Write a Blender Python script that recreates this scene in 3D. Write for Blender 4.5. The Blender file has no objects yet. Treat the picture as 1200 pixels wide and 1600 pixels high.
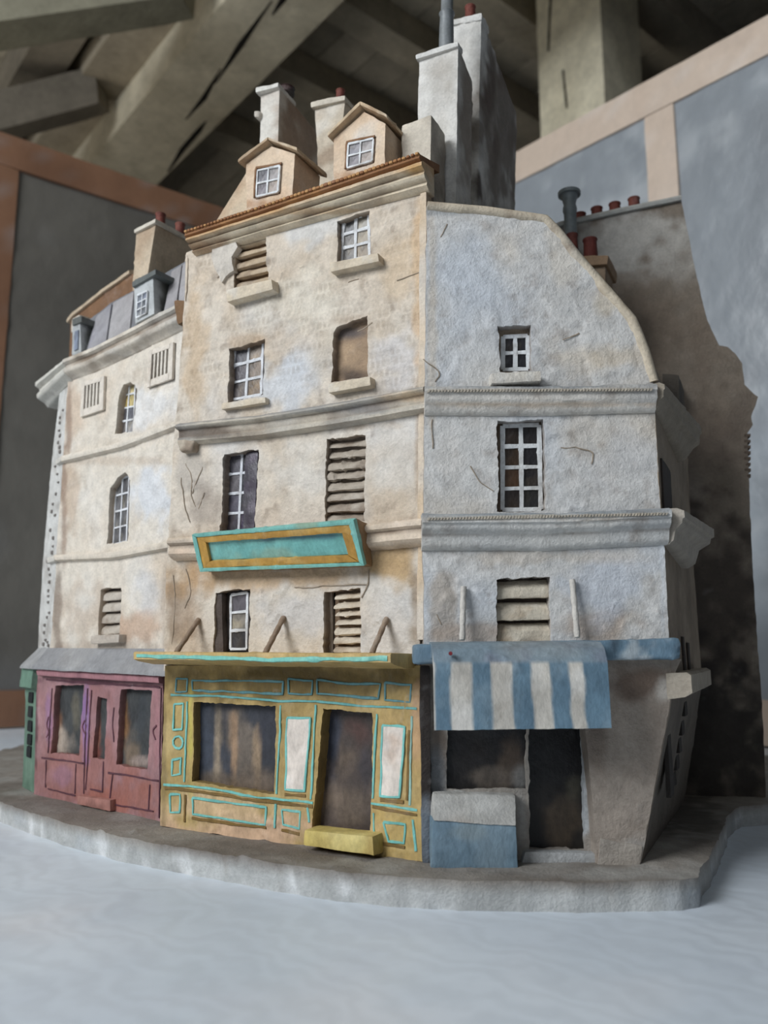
import bpy, math, random
import numpy as np
from mathutils import Vector
from mathutils.geometry import delaunay_2d_cdt

random.seed(7)
# ------------------------------------------------------------------ camera, light, exposure
F = 1293.0                      # focal length in pixels of a 1200 x 1600 frame
PITCH = math.radians(9.44)
TABLE_Z = 0.75
PLINTH_T = 0.018
TOP = TABLE_Z + PLINTH_T        # upper surface of the plinth
CAM = np.array([0.0, 0.0, TOP + 0.143])

sc = bpy.context.scene
cd = bpy.data.cameras.new('camera')
cam = bpy.data.objects.new('camera', cd)
sc.collection.objects.link(cam)
cam.location = CAM
cam.rotation_euler = (math.pi / 2 + PITCH, 0, 0)
cd.sensor_fit = 'VERTICAL'
cd.sensor_height = 36.0
cd.lens = F / 1600 * 36.0
cd.clip_start = 0.01
cd.clip_end = 60
cd.dof.use_dof = True
cd.dof.focus_distance = 0.64
cd.dof.aperture_fstop = 6.5
sc.camera = cam

world = bpy.data.worlds.new('world')
sc.world = world
world.use_nodes = True
world.node_tree.nodes['Background'].inputs[0].default_value = (0.72, 0.80, 1.0, 1)
world.node_tree.nodes['Background'].inputs[1].default_value = 0.03

def area_light(name, loc, target, sx, sy, power, col):
    ld = bpy.data.lights.new(name, 'AREA')
    ld.shape = 'RECTANGLE'; ld.size = sx; ld.size_y = sy
    ld.energy = power; ld.color = col
    o = bpy.data.objects.new(name, ld)
    sc.collection.objects.link(o)
    o.location = loc
    d = Vector(target) - Vector(loc)
    o.rotation_euler = d.to_track_quat('-Z', 'Y').to_euler()
    return o
area_light('window_light', (-2.0, -0.95, 2.45), (0.0, 0.8, 0.95), 1.3, 1.2, 86, (0.93, 0.965, 1.0))
area_light('rear_fill_light', (-2.4, 1.9, 1.2), (0.7, 2.4, 2.5), 0.8, 0.8, 15, (1.0, 0.95, 0.86))  # unseen fill lamp added to brighten the ceiling and post
area_light('front_fill_light', (-0.5, -1.9, 2.2), (0.1, 0.8, 0.95), 1.0, 1.2, 9, (0.86, 0.93, 1.0))  # added fill from the front, brightens the facades

sc.view_settings.view_transform = 'Standard'
sc.view_settings.look = 'None'
sc.view_settings.gamma = 1
sc.view_settings.use_curve_mapping = False
sc.view_settings.exposure = -0.08

# ------------------------------------------------------------------ helpers: rays and planes
cp, sp = math.cos(PITCH), math.sin(PITCH)
FW = np.array([0, cp, sp]); UPV = np.array([0, -sp, cp]); RT = np.array([1.0, 0, 0])
def ray(px, py):
    return (px - 600) / F * RT + FW + (800 - py) / F * UPV
def on_z(px, py, z):
    d = ray(px, py); return CAM + d * (z - CAM[2]) / d[2]
def at_y(px, py, y):
    d = ray(px, py); return CAM + d * y / d[1]
def proj(P):
    d = P - CAM
    k = d @ FW
    return 600 + F * (d @ RT) / k, 800 - F * (d @ UPV) / k
def nrm(v):
    v = np.asarray(v, float); return v / np.linalg.norm(v)
class Plane:
    """A flat surface: origin O, U along, V up, N outwards."""
    def __init__(s, O, U, V):
        s.O = np.asarray(O, float); s.U = nrm(U); V = np.asarray(V, float)
        s.V = nrm(V - s.U * (V @ s.U)); s.N = np.cross(s.U, s.V)
    def at(s, px, py, w=0.0):
        d = ray(px, py)
        k = ((s.O + w * s.N - CAM) @ s.N) / (d @ s.N)
        q = CAM + d * k - s.O
        return np.array([q @ s.U, q @ s.V])
    def W(s, uv, w=0.0):
        uv = np.asarray(uv, float)
        w = np.asarray(w, float)
        return s.O + uv[..., 0:1] * s.U + uv[..., 1:2] * s.V + w[..., None] * s.N
    def P(s, px, py, w=0.0):
        return s.W(s.at(px, py, w), np.array(w))
def vplane(a, b, w=0.0):
    A = on_z(*a, TOP); B = on_z(*b, TOP)
    p = Plane(A, B - A, (0, 0, 1)); p.O = p.O + p.N * w
    return p
def off(pl, w):
    return Plane(pl.O + pl.N * w, pl.U, pl.V)
SAT = 0.80                      # the paints are chalky
def lin(c):
    c = np.asarray(c, float) / 255.0
    c = c * SAT + (1 - SAT) * (c @ np.array([0.3, 0.59, 0.11]))
    return np.where(c <= 0.04045, c / 12.92, ((c + 0.055) / 1.055) ** 2.4)

# ------------------------------------------------------------------ noise
_rng = np.random.RandomState(3)
_T = _rng.rand(64, 64, 64)
def vn(P, s=1.0, o=0.0):
    q = P * s + 100.0 + o
    i = np.floor(q).astype(int); f = q - i; f = f * f * (3 - 2 * f)
    i0 = i % 64; i1 = (i + 1) % 64
    x0, y0, z0 = i0.T; x1, y1, z1 = i1.T; fx, fy, fz = f.T
    def L(a, b, t): return a + (b - a) * t
    return L(L(L(_T[x0, y0, z0], _T[x1, y0, z0], fx), L(_T[x0, y1, z0], _T[x1, y1, z0], fx), fy),
             L(L(_T[x0, y0, z1], _T[x1, y0, z1], fx), L(_T[x0, y1, z1], _T[x1, y1, z1], fx), fy), fz) * 2 - 1
def fbm(P, s, n=3, o=0.0):
    r = np.zeros(len(P)); a = 1.0
    for k in range(n):
        r += a * vn(P, s * 2.03 ** k, o + 7.3 * k); a *= 0.5
    return r
def relief(P):
    """hand-modelled plaster: soft lumps, small grain and a few raised torn edges"""
    r = 0.55 * fbm(P, 45, 2) + 0.30 * fbm(P, 190, 2, 3.0)
    ridge = 1 - np.abs(fbm(P, 38, 3, 11.0)) * 9
    mask = np.clip(fbm(P, 22, 2, 21.0) * 2.2 - 0.15, 0, 1)
    step = np.clip(fbm(P, 30, 3, 51.0) * 14, -0.5, 0.5) * np.clip(fbm(P, 17, 1, 61.0) * 3 - 0.4, 0, 1)
    return r + 1.1 * np.clip(ridge, 0, 1) * mask + 0.8 * step

# ------------------------------------------------------------------ materials
def painted(name, rough=0.62, bump=0.35, grain=0.16, spec=0.35, scale=1.0, streak=0.0, dist=0.0006):
    m = bpy.data.materials.new(name); m.use_nodes = True
    nt = m.node_tree; N = nt.nodes; L = nt.links
    b = N['Principled BSDF']; b.inputs['Roughness'].default_value = rough
    b.inputs['Specular IOR Level'].default_value = spec
    a = N.new('ShaderNodeAttribute'); a.attribute_name = 'col'
    tc = N.new('ShaderNodeTexCoord')
    mp = N.new('ShaderNodeMapping'); mp.inputs['Scale'].default_value = (1, 1, 1 - 0.75 * streak)
    L.new(tc.outputs['Object'], mp.inputs[0])
    n1 = N.new('ShaderNodeTexNoise'); n1.inputs['Scale'].default_value = 420 * scale
    n1.inputs['Detail'].default_value = 5; n1.inputs['Roughness'].default_value = 0.65
    L.new(mp.outputs[0], n1.inputs['Vector'])
    n2 = N.new('ShaderNodeTexNoise'); n2.inputs['Scale'].default_value = 90 * scale
    n2.inputs['Detail'].default_value = 4
    L.new(mp.outputs[0], n2.inputs['Vector'])
    ad = N.new('ShaderNodeMath'); ad.operation = 'ADD'
    L.new(n1.outputs[0], ad.inputs[0]); L.new(n2.outputs[0], ad.inputs[1])
    mr = N.new('ShaderNodeMapRange'); mr.inputs[1].default_value = 0.6; mr.inputs[2].default_value = 1.4
    mr.inputs[3].default_value = 1 - grain * 1.6; mr.inputs[4].default_value = 1 + grain
    L.new(ad.outputs[0], mr.inputs[0])
    vm = N.new('ShaderNodeVectorMath'); vm.operation = 'SCALE'
    L.new(a.outputs['Color'], vm.inputs[0]); L.new(mr.outputs[0], vm.inputs['Scale'])
    L.new(vm.outputs[0], b.inputs['Base Color'])
    bp = N.new('ShaderNodeBump'); bp.inputs['Strength'].default_value = bump
    bp.inputs['Distance'].default_value = dist
    L.new(ad.outputs[0], bp.inputs['Height']); L.new(bp.outputs[0], b.inputs['Normal'])
    return m
PLASTER = painted('painted_plaster', 0.66, 0.9, 0.16, 0.3, dist=0.0010)
PAINT = painted('brushed_paint', 0.5, 0.8, 0.2, 0.4, 0.9, 0.6)
GLASSY = painted('dark_glazed_paint', 0.36, 0.8, 0.35, 0.4, 0.6, 0.4)
WOOD = painted('whitewashed_wood', 0.8, 0.6, 0.2, 0.2, 0.12, 0.0, 0.003)

# ------------------------------------------------------------------ paint: a colour per vertex
def paint(P, base, var=(), spots=()):
    c = np.tile(lin(base), (len(P), 1))
    for (col, s, lo, hi, st) in var:
        k = np.clip((fbm(P, s, 3, sum(col) * 0.137) - lo) / (hi - lo), 0, 1)[:, None] * st
        c = c * (1 - k) + lin(col) * k
    if spots:
        X, Y = proj(P)
        nz = fbm(P, 60, 3, 5.5) * 0.45
        for (x, y, rx, ry, col, st) in spots:
            d = np.sqrt(((X - x) / rx) ** 2 + ((Y - y) / ry) ** 2) + nz
            k = np.clip((1.15 - d) / 0.8, 0, 1); k = (k * k * (3 - 2 * k))[:, None] * st
            c = c * (1 - k) + lin(col) * k
    return c

def grime(V, C, mat):
    # thin brown wash that has settled in the low spots of the modelling, dry-brushed light on the high ones
    r = relief(V); f = fbm(V, 420, 2, 33.0)
    lo = np.clip(-r * 0.9 - 0.35 + 0.35 * f, 0, 1)[:, None] * (0.45 if mat is PLASTER else 0.3)
    hi = np.clip(r * 0.8 - 0.45 + 0.3 * f, 0, 1)[:, None] * (0.2 if mat is PLASTER else 0.15)
    C = C * (1 - lo) + C * np.array([0.42, 0.33, 0.25]) * lo
    return C * (1 - hi) + (C * 0.35 + 0.5) * hi
# ------------------------------------------------------------------ objects
col = sc.collection
ROOT = None
def empty(name, loc):
    o = bpy.data.objects.new(name, None); col.objects.link(o); o.location = loc
    o.empty_display_size = 0.02
    return o
def wloc(o):
    r = np.zeros(3)
    while o is not None:
        r += np.array(o.location); o = o.parent
    return r
def obj(name, V, Fc, C, mat, parent=None, smooth=True, label=None, origin=None, kind=None, sharp=48):
    V = np.asarray(V, float)
    if mat is PLASTER or mat is PAINT: C = grime(V, np.asarray(C, float), mat)
    me = bpy.data.meshes.new(name)
    if origin is None: origin = (V.min(0) + V.max(0)) / 2
    origin = np.asarray(origin, float)
    me.from_pydata((V - origin).tolist(), [], [tuple(int(i) for i in f) for f in Fc])
    me.update()
    at = me.color_attributes.new('col', 'FLOAT_COLOR', 'POINT')
    C4 = np.ones((len(V), 4), np.float32); C4[:, :3] = np.clip(C, 0, 1)
    at.data.foreach_set('color', C4.ravel())
    if smooth: me.polygons.foreach_set('use_smooth', [True] * len(me.polygons))
    me.materials.append(mat)
    if smooth: me.set_sharp_from_angle(angle=math.radians(sharp))
    o = bpy.data.objects.new(name, me); col.objects.link(o)
    if parent is not None:
        o.parent = parent; o.location = origin - wloc(parent)
    else:
        o.location = origin
    if label: o['label'] = label
    if kind: o['kind'] = kind
    return o
def tag(o, label, cat, group=None):
    o['label'] = label; o['category'] = cat
    if group: o['group'] = group
    return o
def merge(parts):
    Vs, Fs, n = [], [], 0
    for V, Fc in parts:
        Vs.append(V); Fs += [tuple(i + n for i in f) for f in Fc]; n += len(V)
    return np.vstack(Vs), Fs

# ---- plaster slab with holes
def resample(poly, step, closed=True):
    out = []; n = len(poly)
    for i in range(n if closed else n - 1):
        a = np.asarray(poly[i], float); b = np.asarray(poly[(i + 1) % n], float)
        k = max(1, int(round(np.linalg.norm(b - a) / step)))
        for j in range(k): out.append(a + (b - a) * j / k)
    if not closed: out.append(np.asarray(poly[-1], float))
    return np.array(out)
def inside(P, poly):
    x, y = P[:, 0], P[:, 1]; r = np.zeros(len(P), bool)
    x1, y1 = poly[:, 0], poly[:, 1]; x2, y2 = np.roll(x1, -1), np.roll(y1, -1)
    for i in range(len(poly)):
        if y1[i] == y2[i]: continue
        c = ((y1[i] > y) != (y2[i] > y)) & (x < (x2[i] - x1[i]) * (y - y1[i]) / (y2[i] - y1[i]) + x1[i])
        r ^= c
    return r
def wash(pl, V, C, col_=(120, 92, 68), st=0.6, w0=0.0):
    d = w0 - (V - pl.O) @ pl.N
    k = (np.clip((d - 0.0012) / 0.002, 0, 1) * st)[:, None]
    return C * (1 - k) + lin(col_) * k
def wob(uv, a, seed=0.0):
    P = np.column_stack([uv, np.full(len(uv), seed)])
    return uv + a * np.column_stack([fbm(P, 75, 3, seed + 1.7), fbm(P, 75, 3, seed + 31.0)])
def slab(pl, outline, holes=(), th=0.012, grid=0.0024, amp=0.0007, w0=0.0, wobble=0.0006, round_=0.0008, px=True, bulge=None, rag=0.0005):
    """outline and holes in picture coordinates read off onto the plane pl (or plane coordinates if px False)"""
    conv = (lambda L: np.array([pl.at(*p, w0) for p in L])) if px else (lambda L: np.array(L, float))
    o = resample(conv(outline), grid)
    if area2(o) < 0: o = o[::-1]
    o = wob(o, wobble, 0.3)
    hs = []
    for h in holes:
        q = resample(conv(h[0]), grid * 0.8)
        if area2(q) < 0: q = q[::-1]
        q = wob(q, wobble * 1.6, 4.0 + len(hs))
        q3 = np.column_stack([q, q[:, :1] * 0 + 2.0]); q = q + rag * np.column_stack([fbm(q3, 330, 2, 1.0), fbm(q3, 330, 2, 8.0)])
        hs.append((q, h[1]))
    lo, hi = o.min(0), o.max(0)
    gx, gy = np.meshgrid(np.arange(lo[0], hi[0], grid), np.arange(lo[1], hi[1], grid))
    g = np.column_stack([gx.ravel(), gy.ravel()]); g += (np.random.RandomState(5).rand(*g.shape) - 0.5) * grid * 0.4
    g = g[inside(g, o)]
    for h, d in hs: g = g[~inside(g, h)]
    bnd = np.vstack([o] + [h for h, d in hs])
    keep = np.ones(len(g), bool)
    for k in range(0, len(g), 4000):
        s = g[k:k + 4000]
        dd = ((s[:, None, :] - bnd[None]) ** 2).sum(2).min(1)
        keep[k:k + 4000] = dd > (0.6 * grid) ** 2
    g = g[keep]
    pts = np.vstack([bnd, g]); edges = []; loops = []; n = 0
    for L in [o] + [h for h, d in hs]:
        ids = list(range(n, n + len(L))); loops.append(ids)
        edges += [(ids[i], ids[(i + 1) % len(ids)]) for i in range(len(ids))]; n += len(L)
    rv, re, rf, ov, oe, of = delaunay_2d_cdt([Vector(p) for p in pts], edges, [], 0, 1e-7)
    rv = np.array([tuple(v) for v in rv]); T = np.array([f for f in rf if len(f) == 3])
    cen = rv[T].mean(1); ok = inside(cen, o)
    for h, d in hs: ok &= ~inside(cen, h)
    T = T[ok]
    a = rv[T]; ar = np.cross(a[:, 1] - a[:, 0], a[:, 2] - a[:, 0]); T[ar < 0] = T[ar < 0][:, ::-1]
    inv = {}
    for i, L in enumerate(ov):
        for j in L: inv[j] = i
    base = pl.W(rv, np.full(len(rv), w0))
    # soften towards edges
    disp = relief(base) * amp
    if bulge is not None: disp = disp + bulge(rv)
    lo_ids = [[inv[i] for i in L] for L in loops]
    V = [base + disp[:, None] * pl.N]; Fc = [tuple(t) for t in T]; n = len(rv)
    for k, L in enumerate(lo_ids):
        depth = th if k == 0 else hs[k - 1][1]
        if k > 0 and k <= len(hs): pass
        rings = [L]
        steps = max(1, int(depth / (grid * 1.6)))
        u = rv[L]
        for s in range(1, steps + 1):
            w = w0 - depth * s / steps
            P = pl.W(u, np.full(len(L), w)); P = P + (relief(P)[:, None] * amp * 0.5) * (pl.U * 0.6 + pl.V * 0.6) * (0 if s == steps else 1)
            V.append(P); rings.append(list(range(n, n + len(L)))); n += len(L)
        for a_, b_ in zip(rings[:-1], rings[1:]):
            m = len(L)
            for i in range(m):
                j = (i + 1) % m
                q = (a_[i], b_[i], b_[j], a_[j])
                Fc.append(q if k == 0 else q[::-1])
        if k == 0: outer = rings[-1]
    Vv = np.vstack(V)
    # back cap of the outline
    r2 = delaunay_2d_cdt([Vector(p) for p in o], [(i, (i + 1) % len(o)) for i in range(len(o))], [], 1, 1e-7)
    if len(r2[0]) == len(o) and not hs:
        for f in r2[2]:
            Fc.append(tuple(outer[r2[3][i][0]] for i in f)[::-1])
    return Vv, Fc
def area2(p):
    x, y = p[:, 0], p[:, 1]
    return float((x * np.roll(y, -1) - np.roll(x, -1) * y).sum())

# ---- hexahedral lump
def block(C8, cell=0.003, amp=0.0004, rnd=0.0006, seed=0.0):
    """C8[x][y][z] corners; subdivided, edge-softened, displaced"""
    c = np.array(C8, float)
    ln = [np.linalg.norm(c[1] - c[0], axis=-1).max(), np.linalg.norm(c[:, 1] - c[:, 0], axis=-1).max(),
          np.linalg.norm(c[:, :, 1] - c[:, :, 0], axis=-1).max()]
    n = [int(min(60, max(2, round(l / cell)))) for l in ln]
    def T(i, j, k):
        x, y, z = i / n[0], j / n[1], k / n[2]
        def so(t, m, l):
            return t
        r = 0
        for a in (0, 1):
            for b in (0, 1):
                for d in (0, 1):
                    r = r + c[a, b, d] * ((x if a else 1 - x) * (y if b else 1 - y) * (z if d else 1 - z))
        return r
    idx = {}; V = []; Fc = []
    def vid(i, j, k):
        t = (i, j, k)
        if t not in idx:
            idx[t] = len(V); V.append(T(i, j, k))
        return idx[t]
    for i in range(n[0]):
        for j in range(n[1]):
            Fc.append((vid(i, j, 0), vid(i, j + 1, 0), vid(i + 1, j + 1, 0), vid(i + 1, j, 0)))
            Fc.append((vid(i, j, n[2]), vid(i + 1, j, n[2]), vid(i + 1, j + 1, n[2]), vid(i, j + 1, n[2])))
    for i in range(n[0]):
        for k in range(n[2]):
            Fc.append((vid(i, 0, k), vid(i + 1, 0, k), vid(i + 1, 0, k + 1), vid(i, 0, k + 1)))
            Fc.append((vid(i, n[1], k), vid(i, n[1], k + 1), vid(i + 1, n[1], k + 1), vid(i + 1, n[1], k)))
    for j in range(n[1]):
        for k in range(n[2]):
            Fc.append((vid(0, j, k), vid(0, j, k + 1), vid(0, j + 1, k + 1), vid(0, j + 1, k)))
            Fc.append((vid(n[0], j, k), vid(n[0], j + 1, k), vid(n[0], j + 1, k + 1), vid(n[0], j, k + 1)))
    V = np.array(V)
    # normals (orient outward)
    cen = V.mean(0)
    Q = np.array(Fc); nr = np.cross(V[Q[:, 2]] - V[Q[:, 0]], V[Q[:, 3]] - V[Q[:, 1]])
    fc = V[Q].mean(1)
    if ((nr * (fc - cen)).sum(1)).sum() < 0:
        Fc = [f[::-1] for f in Fc]; nr = -nr
    nr /= np.maximum(np.linalg.norm(nr, axis=1), 1e-12)[:, None]
    vnm = np.zeros_like(V); cnt = np.zeros(len(V))
    key = np.array(list(idx.keys()))
    edge = ((key == 0) | (key == np.array(n))).sum(1)
    for q in range(4):
        np.add.at(vnm, Q[:, q], nr)
    vnm /= np.maximum(np.linalg.norm(vnm, axis=1), 1e-12)[:, None]
    V = V - vnm * (min(rnd, 0.005) * (0.4 if cell < 0.03 else 1.0) * np.clip(edge - 1, 0, 2))[:, None]
    V = V + vnm * (relief(V + seed) * amp)[:, None]
    return V, Fc
def box8(pl, u0, u1, v0, v1, w0, w1):
    return [[[pl.W((u, v), w) for w in (w0, w1)] for v in (v0, v1)] for u in (u0, u1)]
def quad8(pl, q, w0, w1, wq=None):
    """q: TL,TR,BR,BL in picture coordinates seen on the plane at depth wq"""
    wq = w1 if wq is None else wq
    TL, TR, BR, BL = [pl.at(*p, wq) for p in q]
    return [[[pl.W(p, w) for w in (w0, w1)] for p in pr] for pr in ((BL, TL), (BR, TR))]
def uvq8(pl, q, w0, w1, w0t=None, w1t=None):
    TL, TR, BR, BL = q
    w0t = w0 if w0t is None else w0t; w1t = w1 if w1t is None else w1t
    return [[[pl.W(BL, w0), pl.W(BL, w1)], [pl.W(TL, w0t), pl.W(TL, w1t)]],
            [[pl.W(BR, w0), pl.W(BR, w1)], [pl.W(TR, w0t), pl.W(TR, w1t)]]]

# ---- sweep of a profile along a line
def sweep(pts, outs, prof, step=0.004, amp=0.0005, up=(0, 0, 1), pstep=0.002, sc_=None):
    sc_ = np.ones(len(pts)) if sc_ is None else np.array(sc_, float); S = []
    pts = np.array(pts, float); outs = np.array(outs, float); up = np.array(up, float)
    P, O = [], []
    for i in range(len(pts) - 1):
        k = max(1, int(round(np.linalg.norm(pts[i + 1] - pts[i]) / step)))
        for j in range(k):
            t = j / k; P.append(pts[i] * (1 - t) + pts[i + 1] * t); O.append(outs[i] * (1 - t) + outs[i + 1] * t); S.append(sc_[i] * (1 - t) + sc_[i + 1] * t)
    P.append(pts[-1]); O.append(outs[-1]); S.append(sc_[-1]); P = np.array(P); O = np.array(O) ; S = np.array(S)[:, None, None]
    pr = resample(np.array(prof, float), pstep)
    m = len(pr); V = (P[:, None, :] + pr[None, :, 0:1] * O[:, None, :] + S * pr[None, :, 1:2] * up).reshape(-1, 3)
    pc = pr.mean(0); dr = pr - pc; dr /= np.maximum(np.linalg.norm(dr, axis=1), 1e-9)[:, None]
    Nn = (dr[None, :, 0:1] * O[:, None, :] + dr[None, :, 1:2] * up).reshape(-1, 3)
    V = V + Nn * (relief(V) * amp)[:, None]
    Fc = []
    for i in range(len(P) - 1):
        for j in range(m):
            a = i * m + j; b = i * m + (j + 1) % m
            Fc.append((a, b, b + m, a + m))
    Fc.append(tuple(range(m))[::-1]); n = (len(P) - 1) * m; Fc.append(tuple(range(n, n + m)))
    e1 = np.cross(V[Fc[0][1]] - V[Fc[0][0]], V[Fc[0][3]] - V[Fc[0][0]])
    c0 = V[:m].mean(0)
    if e1 @ (V[list(Fc[0])].mean(0) - (c0 + V[m:2 * m].mean(0)) / 2) < 0: Fc = [f[::-1] for f in Fc]
    return V, Fc
def tube(path, radii, seg=16, amp=0.0003, cap=True):
    path = np.array(path, float); V = []; Fc = []
    for i, (p, r) in enumerate(zip(path, radii)):
        d = nrm(path[min(i + 1, len(path) - 1)] - path[max(i - 1, 0)] + 1e-12)
        a = nrm(np.cross(d, (0.3, 0.9, 0.31))); b = np.cross(d, a)
        for k in range(seg):
            t = 2 * math.pi * k / seg
            V.append(p + r * (math.cos(t) * a + math.sin(t) * b))
    for i in range(len(path) - 1):
        for k in range(seg):
            Fc.append((i * seg + k, i * seg + (k + 1) % seg, (i + 1) * seg + (k + 1) % seg, (i + 1) * seg + k))
    if cap:
        Fc.append(tuple(range(seg))[::-1]); n = (len(path) - 1) * seg; Fc.append(tuple(range(n, n + seg)))
    V = np.array(V); V = V + (relief(V * 1.0)[:, None] * amp) * np.array([0.6, 0.6, 0.3])
    return V, Fc
def rod(p0, p1, r, n=8, **k):
    p0 = np.array(p0); p1 = np.array(p1)
    return tube([p0 + (p1 - p0) * i / n for i in range(n + 1)], [r * (1 + 0.12 * math.sin(i * 2.3)) for i in range(n + 1)], **k)
# ---- painted or modelled line lying on a plane
def ribbon(pl, pts, width, w=0.0, h=0.0006, closed=False, px=True, amp=0.00025, seed=0.0, wv=0.0005):
    uv = np.array([pl.at(*p, w) for p in pts]) if px else np.array(pts, float)
    if closed: uv = np.vstack([uv, uv[:1]])
    q = resample(uv, 0.002, False)
    cor = q.copy(); q = wob(q, wv, seed)
    tg = np.gradient(q, axis=0); tg /= np.maximum(np.linalg.norm(tg, axis=1), 1e-9)[:, None]
    nn = np.column_stack([-tg[:, 1], tg[:, 0]])
    ww = width * (0.5 + 0.17 * fbm(np.column_stack([q, q[:, :1] * 0 + seed]), 120, 2, 9.0))
    ww = ww[:, None]
    L = [pl.W(q - nn * ww * 1.05, np.full(len(q), w)), pl.W(q - nn * ww * 0.75, np.full(len(q), w + h)),
         pl.W(q + nn * ww * 0.75, np.full(len(q), w + h)), pl.W(q + nn * ww * 1.05, np.full(len(q), w))]
    V = np.stack(L, 1).reshape(-1, 3); Fc = []
    for i in range(len(q) - 1):
        for j in range(3):
            a = i * 4 + j; Fc.append((a, a + 4, a + 5, a + 1))
        Fc.append((i * 4 + 3, i * 4 + 7, i * 4 + 4, i * 4))
    Fc = [f[::-1] for f in Fc]
    V = V + pl.N * (relief(V)[:, None] * amp)
    return V, Fc

# ------------------------------------------------------------------ the room
D1 = np.array([-0.639, 0.769, 0.0])      # ceiling boards run this way
D2 = np.array([0.769, 0.639, 0.0])       # joists run this way
CEIL = CAM[2] + 2.3
def wbox(name, o, a, b, c, base, mat, parent=None, kind=None, cell=0.12, amp=0.0012, rnd=0.005, var=(), label=None):
    """box from corner o with edge vectors a, b, c"""
    o, a, b, c = [np.array(q, float) for q in (o, a, b, c)]
    C8 = [[[o + a * x + b * y + c * z for z in (0, 1)] for y in (0, 1)] for x in (0, 1)]
    V, Fc = block(C8, cell, amp, rnd)
    return obj(name, V, Fc, paint(V, base, var), mat, parent, kind=kind, label=label)
Z = np.array([0, 0, 1.0])
R0 = np.array([0.0, 1.0, 0]) - D1 * 4.0 - D2 * 4.2      # a corner of the room
LA, LB = 10.5, 10.0
wbox('floor', R0 - Z * 0.05, D1 * LA, D2 * LB, Z * 0.05, (120, 105, 90), WOOD, kind='structure', cell=1.0, amp=0, rnd=0)
ceiling = wbox('ceiling', R0 + Z * (CEIL + 0.03), D1 * LA, D2 * LB, Z * 0.05, (95, 88, 76), WOOD, kind='structure', cell=1.0, amp=0, rnd=0)
wbox('wall_back', R0 + D1 * LA, D1 * 0.1, D2 * LB, Z * (CEIL + 0.05), (120, 112, 100), WOOD, kind='structure', cell=0.8, amp=0, rnd=0)
wbox('wall_right', R0 + D2 * LB, D1 * LA, D2 * 0.1, Z * (CEIL + 0.05), (120, 112, 100), WOOD, kind='structure', cell=0.8, amp=0, rnd=0)
# ceiling boards
pw = 0.165; k = 0
s = 1.6
while s < 9.4:
    p = R0 + D2 * s + D1 * 3.2 + Z * CEIL
    t = 196 + random.uniform(-16, 12)
    wbox('plank', p, D1 * 7.0, D2 * (pw - 0.006), Z * 0.028, (t, t * 0.955, t * 0.85), WOOD, ceiling, cell=0.5, amp=0.0005, rnd=0.002)
    s += pw
# joists across the boards (they run along D2)
def beam(name, a, d, L, wv, w, h, col_, parent=None, **k):
    """a: corner (low edge), d: run direction, wv: width direction"""
    return wbox(name, a, d * L, wv * w, Z * h, col_, WOOD, parent, var=[((col_[0] * .8, col_[1] * .78, col_[2] * .74), 5, 0.0, 0.8, 0.6)], **k)
for (px, py) in ((600, 40), (432, 101), (330, 200), (700, -60), (860, -150)):
    q = on_z(px, py, CEIL - 0.12)
    beam('joist', q - D2 * 3.6, D2, 7.5, D1, 0.12, 0.119, (190, 180, 158), ceiling, cell=0.2)
# heavy beams along D1 under the joists
q = on_z(300, 238, CEIL - 0.46)
big = beam('beam', q - D1 * 3.0, D1, 7.2, -D2, 0.27, 0.34, (196, 186, 160), ceiling, cell=0.05)
for pts in ([(262, 270), (285, 234), (310, 205), (322, 190)], [(290, 188), (318, 155), (345, 108)], [(336, 132), (375, 72), (425, 2)], [(425, 25), (442, 0), (455, -20)]):
    cr = [on_z(x, y, CEIL - 0.463) for x, y in pts]
    V, Fc = tube(cr, [0.002] + [0.010] * (len(cr) - 2) + [0.002], 6, 0.001)
    V[:, 2] = CEIL - 0.461 + (V[:, 2] - (CEIL - 0.463)) * 0.35
    obj('crack', V, Fc, paint(V, (28, 24, 20)), WOOD, big, label='dark split along the beam')
q = on_z(165, 250, CEIL - 0.33)
beam('beam', q - D1 * 3.0, D1, 7.2, -D2, 0.26, 0.21, (160, 148, 126), ceiling, cell=0.1)
q = on_z(60, 180, CEIL - 0.3)
beam('beam', q - D1 * 3.0, D1, 7.2, -D2, 0.14, 0.18, (140, 130, 112), ceiling, cell=0.2)
# two tie beams high on the left
tie = wbox('beam', at_y(-250, 70, 1.75), at_y(285, -8, 2.0) - at_y(-250, 70, 1.75), (0.0, 0.16, 0.05), (0, 0.0, 0.22), (150, 145, 122), WOOD, ceiling, cell=0.1)
wbox('beam', at_y(-250, 270, 2.35), at_y(157, 161, 2.6) - at_y(-250, 270, 2.35), (0.0, 0.12, 0.04), (-0.03, 0.0, 0.15), (120, 112, 98), WOOD, ceiling, cell=0.1)
# square post
pc = at_y(945, 150, 2.32); pc[2] = 0
post = wbox('wooden_post', pc, D1 * 0.26, D2 * 0.225, Z * (CEIL + 0.02), (232, 222, 190), WOOD, kind='structure', cell=0.06, amp=0.0015, rnd=0.012,
            var=[((190, 178, 145), 6, 0.1, 0.9, 0.5)])
pf = Plane(pc, -D1, Z)
for (xa, ya, xb, yb) in ((861, -20, 857, 80), (880, 110, 886, 170)):
    a, b = pf.P(xa, ya), pf.P(xb, yb)
    V, Fc = rod(a, b, 0.0045, 8, seg=6, amp=0.002)
    obj('crack', V, Fc, paint(V, (45, 38, 30)), WOOD, post, label='dark drying crack in the post')
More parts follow.
